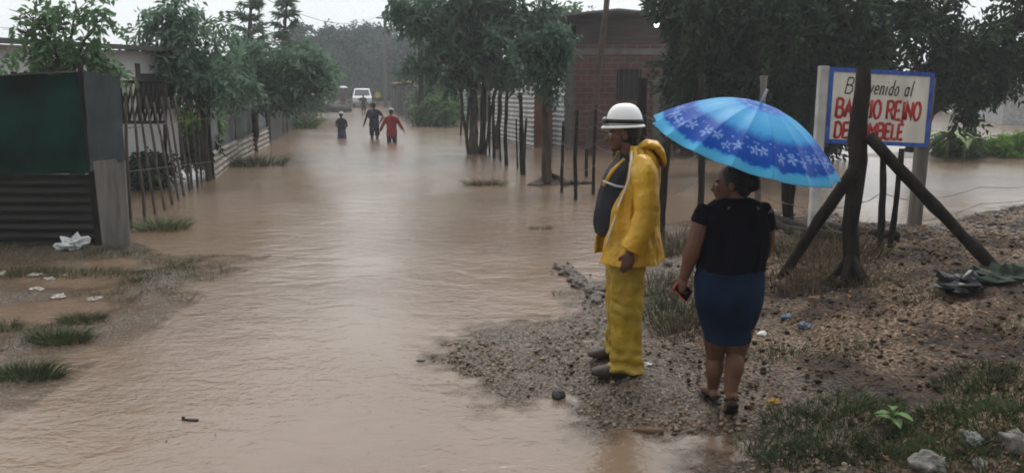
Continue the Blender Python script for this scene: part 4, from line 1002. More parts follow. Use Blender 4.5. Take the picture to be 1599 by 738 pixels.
mb = MB(); mb.ell(hc+u*.015-f*.035, (.085, .085, .098), M3, 16, 10); mb.ell(hc-f*.06-u*.055, (.045, .062, .05), M3, 12, 8); mb.build('hair', HAIR, man, remesh=.006, sm=2)
# helmet: dome, brim, band, goggles, strap
hel = MB(); c0 = hc+u*.062+f*(-.008); rings = []
for i in range(11):
    th = math.pi/2*i/10; z_ = .136*math.sin(th); s_ = math.cos(th)**.72 if i < 10 else .02
    rings.append([c0+f*(.121*s_*math.cos(q))+l*(.103*s_*math.sin(q))+u*z_ for q in np.linspace(0, 2*math.pi, 32, endpoint=False)])
hel.ring_skin(rings)
HW = mat('helmet_white', (.78, .78, .76), rough=.28, var=.05, scale=8, spec=.5)
ho = hel.build('helmet', HW, man)
mb = MB(); rings = []
for z_, k in ((-.004, .97), (-.004, .99), (-.010, 1.05), (-.016, 1.085), (-.022, 1.08), (-.018, 1.03), (-.01, .96)):
    rings.append([c0+f*((.125*k+.018*max(0, math.cos(q)))*math.cos(q))+l*(.108*k*math.sin(q))+u*z_ for q in np.linspace(0, 2*math.pi, 36, endpoint=False)])
mb.ring_skin(rings, False); mb.build('brim', HW, ho)
mb = MB(); rings = []
for z_, k in ((.008, 1.005), (.008, 1.03), (.034, 1.015), (.034, .985)): rings.append([c0+f*(.123*k*math.cos(q))+l*(.105*k*math.sin(q))+u*(z_+.006*math.cos(q)) for q in np.linspace(0, 2*math.pi, 36, endpoint=False)])
mb.ring_skin(rings, False); mb.build('band', mat('black_rubber', (.015, .015, .016), rough=.5), ho)
mb = MB()
for sg in (-1, 1): mb.ell(c0+f*.130+l*.035*sg+u*.028, (.02, .036, .024), M3, 12, 8)
mb.build('goggles', mat('goggle_glass', (.05, .045, .04), rough=.12, spec=.6), ho)
mb = MB(); mb.tube([c0-l*.112+f*.04+u*.0, hc-l*.082+f*.035-u*.06, hc-l*.03+f*.055-u*.115], .006, 6); mb.build('chin_strap', mat('strap_grey', (.2, .18, .15)), ho)
# vest / dark shirt
mb = MB()
def sec(z, cx, a, b, *arc): p = Lm(cx, 0, z); return (p.x, p.y, p.z, a, b, *arc)
garment(mb, [sec(1.50,.015,.085,.075), sec(1.455,.015,.175,.105), sec(1.36,-.012,.205,.142), sec(1.2,-.035,.20,.16), sec(1.05,-.045,.198,.17), sec(.965,-.038,.19,.165)], (0, 1, 0), (1, 0, 0), fold=.012, seed=3)
sv = mb.build('vest', NAVY, man)
mb = MB(); mb.tube([Lm(-.035,-.11,1.475), Lm(-.115,-.115,1.40), Lm(-.165,-.085,1.30)], .016, 8); mb.build('strap', YEL, sv)
mb = MB(); mb.tube([Lm(-.17,-.085,1.33), Lm(-.10,-.185,1.31), Lm(.0,-.205,1.30)], .008, 6); mb.build('piping', mat('grey_piping', (.35, .35, .36)), sv)
# raincoat: arc measured from +y (0) through +x back (90); open at the front (-x)
mb = MB()
garment(mb, [sec(1.565,.045,.105,.075,-75,222), sec(1.53,.05,.155,.10,-72,218), sec(1.47,.05,.225,.135,-70,214), sec(1.36,.035,.25,.165,-66,210), sec(1.2,.02,.255,.195,-62,220), sec(1.0,.01,.265,.215,-58,232), sec(.88,.005,.28,.232,-56,236), sec(.795,.008,.295,.25,-55,238)], (0, 1, 0), (1, 0, 0), n=80, th=.018, fold=.034, seed=11, ffreq=(3.4, 2.8), k=8)
sl_path = [Lm(.055,-.17,1.475), Lm(.07,-.235,1.40), Lm(.08,-.295,1.25), Lm(.075,-.315,1.13), Lm(.03,-.33,1.01), Lm(-.015,-.335,.915)]
P_ = smooth_secs([[*p, r] for p, r in zip(sl_path, (.065, .088, .082, .080, .076, .078))], 7)
random.seed(2); mb.tube([Vector(p[:3]) for p in P_], [p[3]*(1+.05*noise.noise(Vector((i*.45, 2, 0)))+.02*math.sin(i*.83+1)) for i, p in enumerate(P_)], 18, .02)
sl_path = [Lm(.055,.17,1.475), Lm(.08,.27,1.25), Lm(.06,.29,1.12), Lm(-.01,.28,.92)]; mb.tube(sl_path, [.065, .085, .08, .075], 14)
jk = mb.build('raincoat', YEL, man, remesh=.0075, sm=3)
mb = MB(); edge = []
for z_, cx, a, b, e in ((1.53,.05,.155,.10,206),(1.47,.05,.225,.135,204),(1.36,.035,.25,.165,200),(1.2,.02,.255,.195,210),(1.0,.01,.265,.215,221),(.92,.008,.275,.225,224)):
    q = R(e); edge.append(Lm(cx, 0, z_)+Vector((0, 1, 0))*math.cos(q)*(a+.008)+Vector((1, 0, 0))*math.sin(q)*(b+.008))
mb.tube(edge, .0075, 6); mb.build('reflective_strip', mat('pale_strip', (.62, .58, .48), rough=.4), jk)
mb = MB(); rings = []   # hood folded back over the shoulder
for cx, y_, z_, a, b in ((.05,-.10,1.55,.05,.02),(.10,-.11,1.575,.09,.03),(.165,-.11,1.56,.11,.034),(.205,-.11,1.51,.115,.034),(.222,-.11,1.455,.105,.028),(.225,-.11,1.43,.09,.012)):
    c = Lm(cx, y_+.04, z_); rings.append([c+Vector((.35*b*math.sin(q)+b*.5*math.cos(q)*0, a*math.cos(q), b*math.sin(q))) for q in np.linspace(0, 2*math.pi, 16, endpoint=False)])
mb.ring_skin(rings); mb.build('hood', YEL, jk, remesh=.008, sm=4)
# trousers: seat + two legs
mb = MB()
garment(mb, [sec(.93,.0,.17,.14), sec(.84,.005,.172,.142), sec(.76,.008,.165,.135), sec(.72,.008,.14,.12)], (0, 1, 0), (1, 0, 0), fold=.01, seed=21)
def leg(y0, y1, ank, sd):
    base = [(.008, y0, .84, .098, .128), (.006, y0*1.02, .72, .10, .128), (.0, y0*1.05, .55, .095, .112), (-.005, y1, .38, .092, .108), (.0, y1, .22, .09, .105), (.005, y1, .12, .094, .11), (.008, y1, .055, .10, .117), (.01, y1, .028, .10, .117)]
    S_ = smooth_secs(base, 9); rings = []
    for r in S_:
        c = Lm(r[0], r[1], r[2]+ank); ring = []
        for q in np.linspace(0, 2*math.pi, 30, endpoint=False):
            fz = max(0, 1-(r[2]-.03)/.28); knee = math.exp(-((r[2]-.5)/.09)**2)
            ds = .013*noise.noise(Vector((math.cos(q)*2+sd, math.sin(q)*2, r[2]*5)))+(.016*fz*fz+.005*knee)*math.sin(r[2]*75+2.6*math.sin(q+sd)+3*noise.noise(Vector((math.cos(q)*1.5, math.sin(q)*1.5+sd, r[2]*4))))+.012*noise.noise(Vector((math.cos(q)*1.2+r[2]*3, sd+math.sin(q)*1.2, r[2]*9-q)))+.006*noise.noise(Vector((math.cos(q)*5+sd, math.sin(q)*5, r[2]*14)))
            ring.append(c+Vector((math.cos(q)*(r[4]+ds), math.sin(q)*(r[3]+ds), 0)))
        rings.append(ring)
    mb.ring_skin(rings)
leg(-.095, -.115, .012, 1.0); leg(.095, .118, .012+max(-.05, zf(.12)), 4.0)
mb.build('trousers', YEL2, man, remesh=.008, sm=2)
BOOT = mat('muddy_boot', (.055, .042, .034), rough=.55, var=.35, scale=12, bump=.3)
for y_, a, nm in ((-.118, 0, 'boot'), (.122, max(-.05, zf(.12)), 'boot')):
    mb = MB(); c = Lm(.0, y_, a)
    for q in (0,):
        rings = []
        for tx, w_, h0, h1 in ((.10,.03,.0,.10),(.085,.042,0,.13),(.03,.047,0,.135),(-.03,.048,0,.12),(-.09,.05,0,.09),(-.15,.053,0,.075),(-.20,.048,.004,.062),(-.232,.028,.012,.045)):
            rings.append([c+Vector((tx, math.copysign(abs(math.cos(k))**.7, math.cos(k))*w_+.18*(-tx-.05)*(.2 if y_ > 0 else -.05), h0+(h1-h0)*(.5+.5*math.copysign(abs(math.sin(k))**.7, math.sin(k))))) for k in np.linspace(0, 2*math.pi, 18, endpoint=False)])
        mb.ring_skin(rings)
    mb.build(nm, BOOT, man, remesh=.007, sm=2)

# --- the woman with the umbrella (walks away, head turned left)
fw_ = hit(1134, 652); dW = fw_.y+.05
O = Vector((D(1140, 652, dW).x, dW, fw_.z))
wom = root('person', 'person in dark t-shirt and denim skirt walking under the blue umbrella', 'person', tuple(O))
def Wp(px, py, dy=0.0): return D(px, py, dW+dy)
hw = Wp(1141, 287, .01); fd = Vector((-1, .28, -.03)); hsz = .93
mb = MB(); add_head(mb, hw, fd, (0, 0, 1), hsz)
mb.tube([hw+Vector((.025, .0, -.04)), Wp(1148, 312, .0), Wp(1150, 330, .01)], [.05, .053, .07], 12)
def wsec(py, l_, r_, b, dy=0.0):
    a, c = Wp(l_, py, dy), Wp(r_, py, dy); m = (a+c)/2; return (m, (c.x-a.x)/2, b)
torso(mb, [wsec(312,1128,1172,.06), wsec(322,1104,1192,.085), wsec(345,1102,1190,.095), wsec(380,1104,1190,.10), wsec(418,1102,1180,.10), wsec(450,1098,1180,.115), wsec(480,1100,1178,.11), wsec(500,1110,1172,.10)], (1, 0, 0), (0, 1, 0))
shL, elL, wrL = Wp(1101, 325, 0), Wp(1084, 382, -.02), Wp(1068, 434, .03)
limb(mb, shL, elL, wrL, .054, .046, .029)
hd = (Wp(1060, 456, .05)-wrL).normalized()
add_hand(mb, wrL, hd, (.75, .55, .1), (0, 1, 0), .55, .95)
APEX = D(1189, 162, dW-.03); axis = Vector((.25, -.21, .93)).normalized()
grip = APEX-axis*.66
shR, elR = Wp(1192, 325, 0), Wp(1200, 392, .12); wrR = grip+Vector((.055, -.02, -.03))
limb(mb, shR, elR, wrR, .054, .046, .029)
add_hand(mb, wrR, (grip-wrR+axis*.03).normalized(), (-.1, 1, .1), axis, .9, .95)
# legs: left leg planted ahead, right leg pushing off behind
anL, anR = Wp(1113, 612, .20), Wp(1140, 616, -.01)
gL = hz(anL.x, anL.y); anL.z = max(0, gL)+.085
limb(mb, Wp(1118, 490, 0), Wp(1117, 556, .13), anL, .085, .055, .037); limb(mb, Wp(1160, 490, 0), Wp(1149, 553, .04), anR, .085, .056, .037)
# calves
mb.ell(Wp(1117, 572, .11), (.05, .052, .09), None, 12, 8); mb.ell(Wp(1149, 572, -.0), (.05, .052, .09), None, 12, 8)
foot(mb, anL, (-.12, 1, 0), .92)
tr = Wp(1137, 648, .06); hr_ = anR+Vector((-.0, -.035, -.02))
mb.tube([hr_+Vector((0, 0, .04)), hr_+Vector((0, .0, -.01)), hr_.lerp(tr, .5), tr, tr+Vector((-.005, .05, -.005))], [.036, .038, .038, .038, .024], 12)
mb.build('body', SKIN, wom, remesh=.006, sm=4); head_eyes(hw, fd, (0, 0, 1), hsz, wom, EYE)
f, l, u = basis(fd, (0, 0, 1)); M3 = Matrix((f, l, u)).transposed()
mb = MB(); mb.ell(hw+u*.034-f*.026, (.094, .081, .086), M3, 18, 12); mb.ell(hw-f*.07-u*.015, (.055, .06, .065), M3, 12, 8); mb.ell(hw-f*.125+u*.005, (.042, .046, .052), M3, 14, 9)
for k in range(16):
    a = random.random()*6.28; q = hw-f*.125+u*.005+(f*math.cos(a)+u*math.sin(a))*.036; mb.ell(q, .014, None, 6, 5)
mb.build('hair', HAIR, wom, remesh=.006, sm=1)
SHIRT = mat('black_shirt', (.0035, .0035, .007), rough=.9, var=.25, scale=9, bump=.15, bscale=200, spec=.08)
mb = MB()
def gs(py, l_, r_, b, dy=0.0): m, a, b_ = wsec(py, l_, r_, b, dy); return (m.x, m.y, m.z, a, b_)
garment(mb, [gs(308,1128,1172,.055,0), gs(314,1114,1186,.075), gs(323,1103,1194,.095), gs(340,1096,1199,.118), gs(365,1094,1201,.13), gs(392,1091,1199,.128), gs(412,1087,1193,.135), gs(421,1086,1192,.14)], (1, 0, 0), (0, 1, 0), fold=.017, seed=31, ffreq=(2.5, 4))
for a, b, r0, r1 in ((Wp(1106, 321), Wp(1093, 350, -.01), .062, .060), (Wp(1188, 321), Wp(1197, 356, .05), .062, .058)):
    rr = [r0*.8, r0, r0*1.02, r1]; mb.tube([a.lerp(b, k/3) for k in range(4)], rr, 16, .02)
mb.build('t_shirt', SHIRT, wom, remesh=.008, sm=3)
DEN = mat('denim', (.006, .0145, .034), rough=.9, var=.3, scale=7, bump=.25, bscale=220, spec=.08)
mb = MB()
garment(mb, [gs(415,1088,1190,.132), gs(432,1083,1193,.145), gs(452,1083,1193,.16,-.01), gs(475,1086,1189,.155,-.01), gs(500,1092,1182,.14,.02), gs(514,1097,1176,.135,.03), gs(529,1100,1172,.135,.03)], (1, 0, 0), (0, 1, 0), fold=.009, seed=41, ffreq=(2.2, 4), th=.012)
sk = mb.build('skirt', DEN, wom)
SAND = mat('black_sandal', (.012, .011, .011), rough=.5)
mb = MB(); pts = [(-.075,.03),(-.03,.036),(.04,.04),(.1,.046),(.15,.042),(.185,.02)]; g0 = anL-Vector((0, 0, .088)); ff = Vector((-.12, 1, 0)).normalized(); sd = Vector((-ff.y, ff.x, 0))
mb.ring_skin([[g0+ff*a+sd*w_*math.cos(q)+Vector((0, 0, .009*math.sin(q)+.004)) for q in np.linspace(0, 2*math.pi, 12, endpoint=False)] for a, w_ in pts])
mb.tube([g0+ff*.02+sd*.045+Vector((0, 0, .01)), g0+ff*.04+Vector((0, 0, .075)), g0+ff*.02-sd*.045+Vector((0, 0, .01))], .009, 6); mb.tube([g0-ff*.06+sd*.03+Vector((0,0,.05)), g0-ff*.075+Vector((0,0,.06)), g0-ff*.06-sd*.03+Vector((0,0,.05))], .008, 6)
mb.build('sandal', SAND, wom)
mb = MB(); s0 = hr_+Vector((.0, -.045, -.012)); s1 = tr+Vector((0, -.012, -.04)); s2 = tr+Vector((-.005, .06, -.038)); sd = Vector((1, 0, 0))
dn = (s1-s0).normalized(); nn = dn.cross(sd).normalized(); rings = []
for p, w_, n_ in ((s0-dn*.012, .022, nn), (s0, .034, nn), (s0.lerp(s1, .4), .037, nn), (s0.lerp(s1, .8), .044, nn), (s1, .046, (nn+Vector((0, 0, -1))).normalized()), (s2, .034, Vector((0, 0, -1)))): rings.append([p+sd*w_*math.cos(q)+n_*.009*math.sin(q) for q in np.linspace(0, 2*math.pi, 14, endpoint=False)])
mb.ring_skin(rings); mb.tube([hr_+Vector((-.042, .0, .0)), hr_+Vector((0, -.045, .03)), hr_+Vector((.042, .0, .0))], .008, 6); mb.build('sandal', SAND, wom)
# phone in her left hand
pc = wrL+hd*.085+Vector((.022, .012, 0)); pn = Vector((.45, -.85, .15)).normalized(); pu = (hd*.75+Vector((.5, 0, .35))).normalized(); pu = (pu-pn*pu.dot(pn)).normalized(); ps = pu.cross(pn)
Mp = Matrix((ps, pn, pu)).transposed()
ph = root('phone', 'black phone in a red-edged case held in the left hand', 'phone', tuple(pc))
mb = MB(); mb.box(pc, (.08, .010, .13), Mp); mb.build('case', mat('red_case', (.45, .03, .025), rough=.4), ph, smooth=False, bevel=.004)
mb = MB(); mb.box(pc+pn*.0062, (.072, .004, .121), Mp); mb.build('screen', mat('black_glass', (.006, .006, .008), rough=.08, spec=.6), ph, smooth=False, bevel=.001)
mb = MB(); mb.box(pc-pn*.0062, (.072, .004, .121), Mp); mb.build('back', mat('black_plastic', (.01, .01, .012), rough=.3), ph, smooth=False, bevel=.001)

# --- umbrella
um = root('umbrella', 'open blue umbrella with white flowers and a dark blue band', 'umbrella', tuple(APEX))
Rr, Hh, NP = .555, .262, 16
e1 = Vector((1, 0, 0)); e1 = (e1-axis*e1.dot(axis)).normalized(); e2 = axis.cross(e1)
NA, NR = 16*20, 110
ang = np.linspace(0, 2*np.pi, NA, endpoint=False); rr = np.linspace(0.02, 1, NR)
AA, RR = np.meshgrid(ang, rr); fr = (AA*NP/(2*np.pi)) % 1; bulge = np.sin(np.pi*fr)
sc_ = (1-.055*bulge*RR**6)                      # scalloped rim
rad = RR*Rr*sc_*(1-.012*bulge*RR); hgt = Hh*(1-RR**2.0)-.022*bulge*RR**1.5*(1-.3*RR)
hgt -= Hh
E1, E2, AX, AP = (np.array(v) for v in (e1, e2, axis, APEX))
def canopy_pts(off): return (AP+(rad*np.cos(AA))[..., None]*E1+(rad*np.sin(AA))[..., None]*E2+(hgt-.0+Hh*0-off)[..., None]*AX).reshape(-1, 3)
hgt = hgt-hgt[0, 0]
Vt = np.concatenate([canopy_pts(0), canopy_pts(.002)])
i_ = np.arange(NR-1)[:, None]*NA; j_ = np.arange(NA)[None]; a_ = (i_+j_).ravel(); b_ = (i_+(j_+1) % NA).ravel()
Fq = np.stack([a_, b_, b_+NA, a_+NA], 1); off = NR*NA
Fb = Fq[:, ::-1]+off
ed = (NR-1)*NA; jj = np.arange(NA); rim = np.stack([ed+jj, ed+(jj+1) % NA, off+ed+(jj+1) % NA, off+ed+jj], 1)
CM = bpy.data.materials.new('umbrella_cloth'); CM.use_nodes = True; n = CM.node_tree; b = n.nodes['Principled BSDF']
at = n.nodes.new('ShaderNodeAttribute'); at.attribute_name = 'print'; n.links.new(at.outputs['Color'], b.inputs['Base Color']); b.inputs['Roughness'].default_value = .4; b.inputs['Specular IOR Level'].default_value = .16
trn = n.nodes.new('ShaderNodeBsdfTranslucent'); n.links.new(at.outputs['Color'], trn.inputs['Color']); ms = n.nodes.new('ShaderNodeMixShader'); ms.inputs[0].default_value = .35
n.links.new(b.outputs[0], ms.inputs[1]); n.links.new(trn.outputs[0], ms.inputs[2]); n.links.new(ms.outputs[0], n.nodes['Material Output'].inputs['Surface'])
cn = mesh_np('canopy', Vt, np.concatenate([Fq, Fb, rim]), CM, um, smooth=True)
def printed(A, r):
    lb = np.array([.045, .36, .72]); cy = np.array([.09, .46, .72]); dk = np.array([.003, .075, .43]); pu_ = np.array([.008, .12, .52]); wh = np.array([.34, .54, .84])
    nzv = vnoise(A*9, r*14, 1.3, 3)*.05+vnoise(A*30, r*40, 1.5, 4)*.04
    q = r+nzv*.7
    sm = lambda a, b_, x: np.clip((x-a)/(b_-a), 0, 1)
    c = np.tile(lb, A.shape+(1,))
    def over(c, col, m): return c*(1-m[..., None])+col*m[..., None]
    c = over(c, pu_, sm(.04, .07, q)*(1-sm(.20, .28, q)))
    c = over(c, cy, sm(.30, .44, q)*(1-sm(.44, .58, q))*.6)
    c = over(c, dk, sm(.585, .67, q)*(1-sm(.905, .925, q)))
    c = over(c, cy, sm(.92, .945, q))
    # five-petalled flowers in the dark band, small ones round the crown
    rng = np.random.default_rng(5)
    for nf, r0, sz, jr in ((38, .80, .063, .04), (15, .19, .04, .02), (110, .79, .013, .10)):
        for k in range(nf):
            a0 = (k+rng.uniform(-.22, .22))/nf*2*np.pi; rc = r0+rng.uniform(-jr, jr); s_ = sz*rng.uniform(.75, 1.1)
            da = (A-a0+np.pi) % (2*np.pi)-np.pi; x_ = da*rc; y_ = r-rc; dd = np.hypot(x_, y_); th_ = np.arctan2(y_, x_)+rng.random()*6
            pet = s_*(.62+.38*np.cos(5*th_)) if sz > .03 else s_
            m = np.clip((pet-dd)/(.009), 0, 1)*.72
            m = m*(1-np.clip((s_*.22-dd)/.004, 0, 1)*.8)
            c = over(c, wh, m)
    seam = np.minimum((A*NP/(2*np.pi)) % 1, 1-(A*NP/(2*np.pi)) % 1)
    c = c*(1-.22*(np.clip(1-seam/.045, 0, 1))[..., None])
    return c
cc = printed(AA, RR).reshape(-1, 3); cols = np.concatenate([np.concatenate([cc, cc]), np.ones((2*len(cc), 1))], 1).astype(np.float32)
ca = cn.data.color_attributes.new('print', 'FLOAT_COLOR', 'POINT'); ca.data.foreach_set('color', cols.ravel())
GRY = mat('steel_shaft', (.35, .35, .36), rough=.3, metal=.8)
mb = MB(); mb.tube([APEX+axis*.005, APEX+axis*.03, APEX+axis*.085], [.011, .009, .007], 10); mb.build('ferrule', mat('grey_plastic', (.28, .29, .31), rough=.4), um)
mb = MB(); mb.tube([APEX-axis*.004, APEX-axis*.62], .006, 8); mb.build('shaft', GRY, um)
mb = MB(); mb.tube([APEX-axis*.60, APEX-axis*.66, APEX-axis*.73], [.013, .015, .013], 10); mb.build('handle', mat('black_plastic', (.01, .01, .012), rough=.3), um)
run = APEX-axis*.33; mb = MB(); mb.tube([run, run-axis*.04], .014, 10); mb.build('runner', mat('black_plastic', (.01, .01, .012)), um)
for k in range(NP):
    a = 2*math.pi*k/NP; d_ = e1*math.cos(a)+e2*math.sin(a); mb = MB()
    pr = lambda q: APEX+d_*(Rr*q)+axis*(Hh*(-q*q)-.007)
    mb.tube([pr(q) for q in np.linspace(.02, 1.0, 12)], .0022, 5); mb.tube([run, pr(.52)], .0022, 5); mb.build('rib', GRY, um)

# --- people wading far off
def wader(label, px, py_water, H, depth, top, bottom, facing=(0, 1, 0), arms=None, extra=None, hair=True, skin=SKIN_D, skirt=False, tsleeve=True, build=1.0, hem=.82):
    g = G(px, py_water); t = root('person', label, 'person', (g.x, g.y, -depth)); k = H/1.72; Z = -depth; fw = Vector(facing).normalized(); rt = Vector((fw.y, -fw.x, 0))
    Q = lambda r_, f_, z: Vector((g.x, g.y, Z))+rt*r_*k*build+fw*f_*k+Vector((0, 0, z*k))
    mb = MB(); h_ = Q(0, .02, 1.60); add_head(mb, h_, fw+Vector((0, 0, -.1)), (0, 0, 1), k); mb.tube([h_+Vector((0, 0, -.05*k)), Q(0, 0, 1.48), Q(0, -.01, 1.40)], [.055*k, .056*k, .075*k], 10)
    torso(mb, [(Q(0,0,1.44), .08*k, .07*k), (Q(0,0,1.41), .17*k, .09*k), (Q(0,0,1.30), .18*k, .11*k), (Q(0,0,1.1), .15*k, .10*k), (Q(0,0,.95), .17*k, .115*k), (Q(0,0,.84), .15*k, .10*k)], rt, fw)
    ar = arms or {-1: ((-.27, -.02, 1.14), (-.30, .04, .90)), 1: ((.27, -.02, 1.14), (.30, .04, .90))}
    for sg in (-1, 1):
        e, w_ = ar[sg]; E, Wr = Q(*e), Q(*w_); limb(mb, Q(.18*sg, 0, 1.38), E, Wr, .05*k, .042*k, .03*k); add_hand(mb, Wr, (Wr-E), rt*(-sg), fw, .4, k)
        limb(mb, Q(.095*sg, 0, .86), Q(.10*sg, .03, .48), Q(.10*sg, 0, .08), .085*k, .058*k, .04*k); foot(mb, Q(.10*sg, 0, .08), fw, k)
    mb.build('body', skin, t, remesh=.011, sm=2)
    if hair:
        mb = MB(); mb.ell(h_+Vector((0, 0, .03*k))-fw*.02*k, (.09*k, .095*k, .088*k)); mb.ell(h_-fw*.05*k-Vector((0, 0, .04*k)), (.07*k, .05*k, .06*k)); mb.build('hair', HAIR, t)
    mb = MB(); sc2 = lambda z, a, b: (*Q(0, 0, z), a*k*build, b*k)
    garment(mb, [sc2(1.46,.08,.075), sc2(1.425,.17,.10), sc2(1.33,.20,.13), sc2(1.12,.185,.13), sc2(.92,.195,.14), sc2(hem,.20,.145)], rt, fw, n=28, th=.034, fold=.016, seed=px)
    for sg in (-1, 1):
        e, w_ = ar[sg]; E, Wr = Q(*e), Q(*w_); s0 = Q(.17*sg, 0, 1.38)
        if tsleeve: mb.tube([s0, s0.lerp(E, .7)], [.068*k, .066*k], 12)
        else: mb.tube([s0, s0.lerp(E, .5), E, E.lerp(Wr, .9)], [.07*k, .072*k, .064*k, .055*k], 12, .04)
    mb.build('shirt' if tsleeve else 'jacket', top, t, remesh=.015, sm=2)
    mb = MB()
    if skirt: garment(mb, [sc2(.95,.175,.125), sc2(.82,.20,.15), sc2(.55,.21,.16), sc2(.2,.22,.17)], rt, fw, n=28, th=.034, fold=.02, seed=px+5)
    else:
        torso(mb, [(Q(0,0,.95), .18*k, .125*k), (Q(0,0,.84), .185*k, .13*k), (Q(0,0,.74), .16*k, .12*k)], rt, fw)
        for sg in (-1, 1): mb.tube([Q(.09*sg, 0, .85), Q(.10*sg, .01, .65), Q(.105*sg, .02, .45)], [.1*k, .092*k, .085*k], 14)
    mb.build('skirt' if skirt else 'shorts', bottom, t, remesh=.015, sm=2)
    if extra: extra(t, Q, k, fw, rt, h_)
    return t
def cm(n_, c): return mat(n_, c, rough=.8, var=.2, scale=6)
def hat(t, Q, k, fw, rt, h_):
    mb = MB(); c = h_+Vector((0, 0, .075*k)); rings = []
    for z_, r_ in ((0, .19), (.012, .19), (.02, .11), (.08, .095), (.10, .06), (.103, .005)): rings.append([c+Vector((math.cos(q)*r_*k, math.sin(q)*r_*k, z_*k)) for q in np.linspace(0, 6.2832, 18, endpoint=False)])
    mb.ring_skin(rings); mb.build('hat', cm('pale_hat', (.32, .30, .27)), t)
def cap_(t, Q, k, fw, rt, h_):
    mb = MB(); mb.ell(h_+Vector((0, 0, .05*k)), (.098*k, .10*k, .085*k)); mb.ell(h_+fw*.12*k+Vector((0, 0, .04*k)), (.07*k, .07*k, .012*k)); mb.build('cap', cm('pale_cap', (.45, .45, .45)), t)
def pack(t, Q, k, fw, rt, h_):
    mb = MB(); mb.ell(Q(-.10, -.17, 1.28), (.15*k, .10*k, .2*k)); mb.ell(Q(-.10, -.23, 1.2), (.10*k, .05*k, .1*k)); mb.build('backpack', cm('dark_pack', (.03, .033, .04)), t, remesh=.02, sm=2)
wader('person wading in dark top and purple skirt, wearing a pale hat', 534, 216, 1.42, .42, cm('dark_top', (.02, .022, .03)), cm('purple_skirt', (.055, .05, .11)), skirt=True, extra=hat, arms={-1: ((-.26,.05,1.12),(-.2,.2,.98)), 1: ((.25,.08,1.12),(.14,.24,1.0))})
wader('person wading in navy shirt and shorts with a dark backpack', 585, 217, 1.74, .33, cm('navy_top', (.018, .022, .04)), cm('navy_shorts', (.015, .018, .032)), extra=pack, arms={-1: ((-.30,.0,1.12),(-.40,.02,.86)), 1: ((.36,-.06,1.16),(.22,.1,.98))})
wader('person wading in a red jacket with pale cap', 612, 222, 1.68, .46, cm('red_jacket', (.24, .018, .022)), cm('dark_trousers', (.03, .02, .022)), extra=cap_, tsleeve=False, hair=True, hem=.66, arms={-1: ((-.31,.0,1.13),(-.42,.02,.89)), 1: ((.31,.0,1.13),(.43,.02,.92))})
wader('dark-clothed person walking ahead of the waders toward the truck', 568, 177, 1.66, .2, cm('dark_top', (.02, .022, .03)), cm('dark_trousers2', (.02, .02, .024)), facing=(0, 1, 0))
def brolly(t, Q, k, fw, rt, h_):
    mb = MB(); c = Q(0, .05, 1.95); rings = []
    for z_, r_ in ((0, .48), (.08, .40), (.15, .24), (.18, .02), (.16, .02), (.13, .23), (.06, .39), (-.01, .47)): rings.append([c+Vector((math.cos(q)*r_, math.sin(q)*r_, z_)) for q in np.linspace(0, 6.2832, 16, endpoint=False)])
    mb.ring_skin(rings, False); mb.tube([c+Vector((0, 0, .18)), c-Vector((0, 0, .75))], .015, 6); mb.build('umbrella', cm('pale_umbrella', (.55, .57, .58)), t)
wader('tiny far person in maroon under a pale umbrella by the dark heap', 537, 168, 1.65, .0, cm('maroon_top', (.10, .02, .02)), cm('maroon_bottom', (.07, .02, .02)), extra=brolly, facing=(0, -1, 0))
wader('tiny far person in a yellow raincoat right of the truck', 590, 165, 1.65, .0, cm('yellow_top', (.42, .30, .03)), cm('dark_trousers2', (.02, .02, .024)), facing=(0, -1, 0), tsleeve=False)

# ------------------------------------------------------------------ TRUCK (front towards us)
c = G(566, 168); 
tk = root('pickup_truck', 'white pickup truck with headlights facing the camera at the end of the street', 'truck', (c.x, c.y, 0))
WP = mat('truck_white', (.72, .73, .74), rough=.3, var=.04, spec=.5); TM = Matrix.Rotation(math.atan2(-c.x, c.y), 3, 'Z'); T_ = lambda x, y, z: Vector((c.x, c.y, 0))+TM @ Vector((x, y, z))
mb = MB()
prof = [(0,.42),(-.02,.75),(.1,.98),(1.1,1.08),(1.75,1.72),(2.1,1.80),(3.3,1.78),(3.7,1.10),(5.1,1.08),(5.1,.5)]
nseg = len(prof); ringsL = []
for x, ins in ((-.90, .0), (-.86, .03), (.86, .03), (.90, .0)):
    pass
V = []; F_ = []
for x in (-1, 1):
    for (yy, zz) in prof: V.append(T_(x*(.90 if zz < 1.12 else .72), yy, zz))
F_ = [tuple(range(nseg-1, -1, -1)), tuple(range(nseg, 2*nseg))]+[(i, (i+1) % nseg, nseg+(i+1) % nseg, nseg+i) for i in range(nseg)]
mb.add(V, F_); mb.build('body', WP, tk, smooth=False, bevel=.05)
DKG = mat('truck_glass', (.035, .04, .045), rough=.1, spec=.6)
mb = MB(); mb.prism([T_(-.74,1.135,1.135), T_(.74,1.135,1.135), T_(.63,1.655,1.665), T_(-.63,1.655,1.665)], TM @ Vector((0, -.02, .02))); mb.build('windshield', DKG, tk, smooth=False)
for sg in (-1, 1):
    mb = MB(); mb.box(T_(sg*.66, -.02, .78), (.34, .08, .2), TM); mb.build('headlight', mat('headlight_glass', (.5, .52, .54), rough=.15), tk, smooth=False, bevel=.02)
    mb = MB(); mb.box(T_(sg*1.02, 1.25, 1.2), (.18, .1, .16), TM); mb.build('mirror', mat('black_plastic', (.01, .01, .012)), tk, smooth=False, bevel=.02)
    for yy in (.85, 4.1):
        mb = MB(); mb.tube([T_(sg*.72, yy, .36), T_(sg*.92, yy, .36)], .37, 18); w_ = mb.build('wheel', mat('tyre_rubber', (.015, .015, .015)), tk); mb = MB(); mb.tube([T_(sg*.90, yy, .36), T_(sg*.925, yy, .36)], .2, 14); mb.build('rim', GRY, w_)
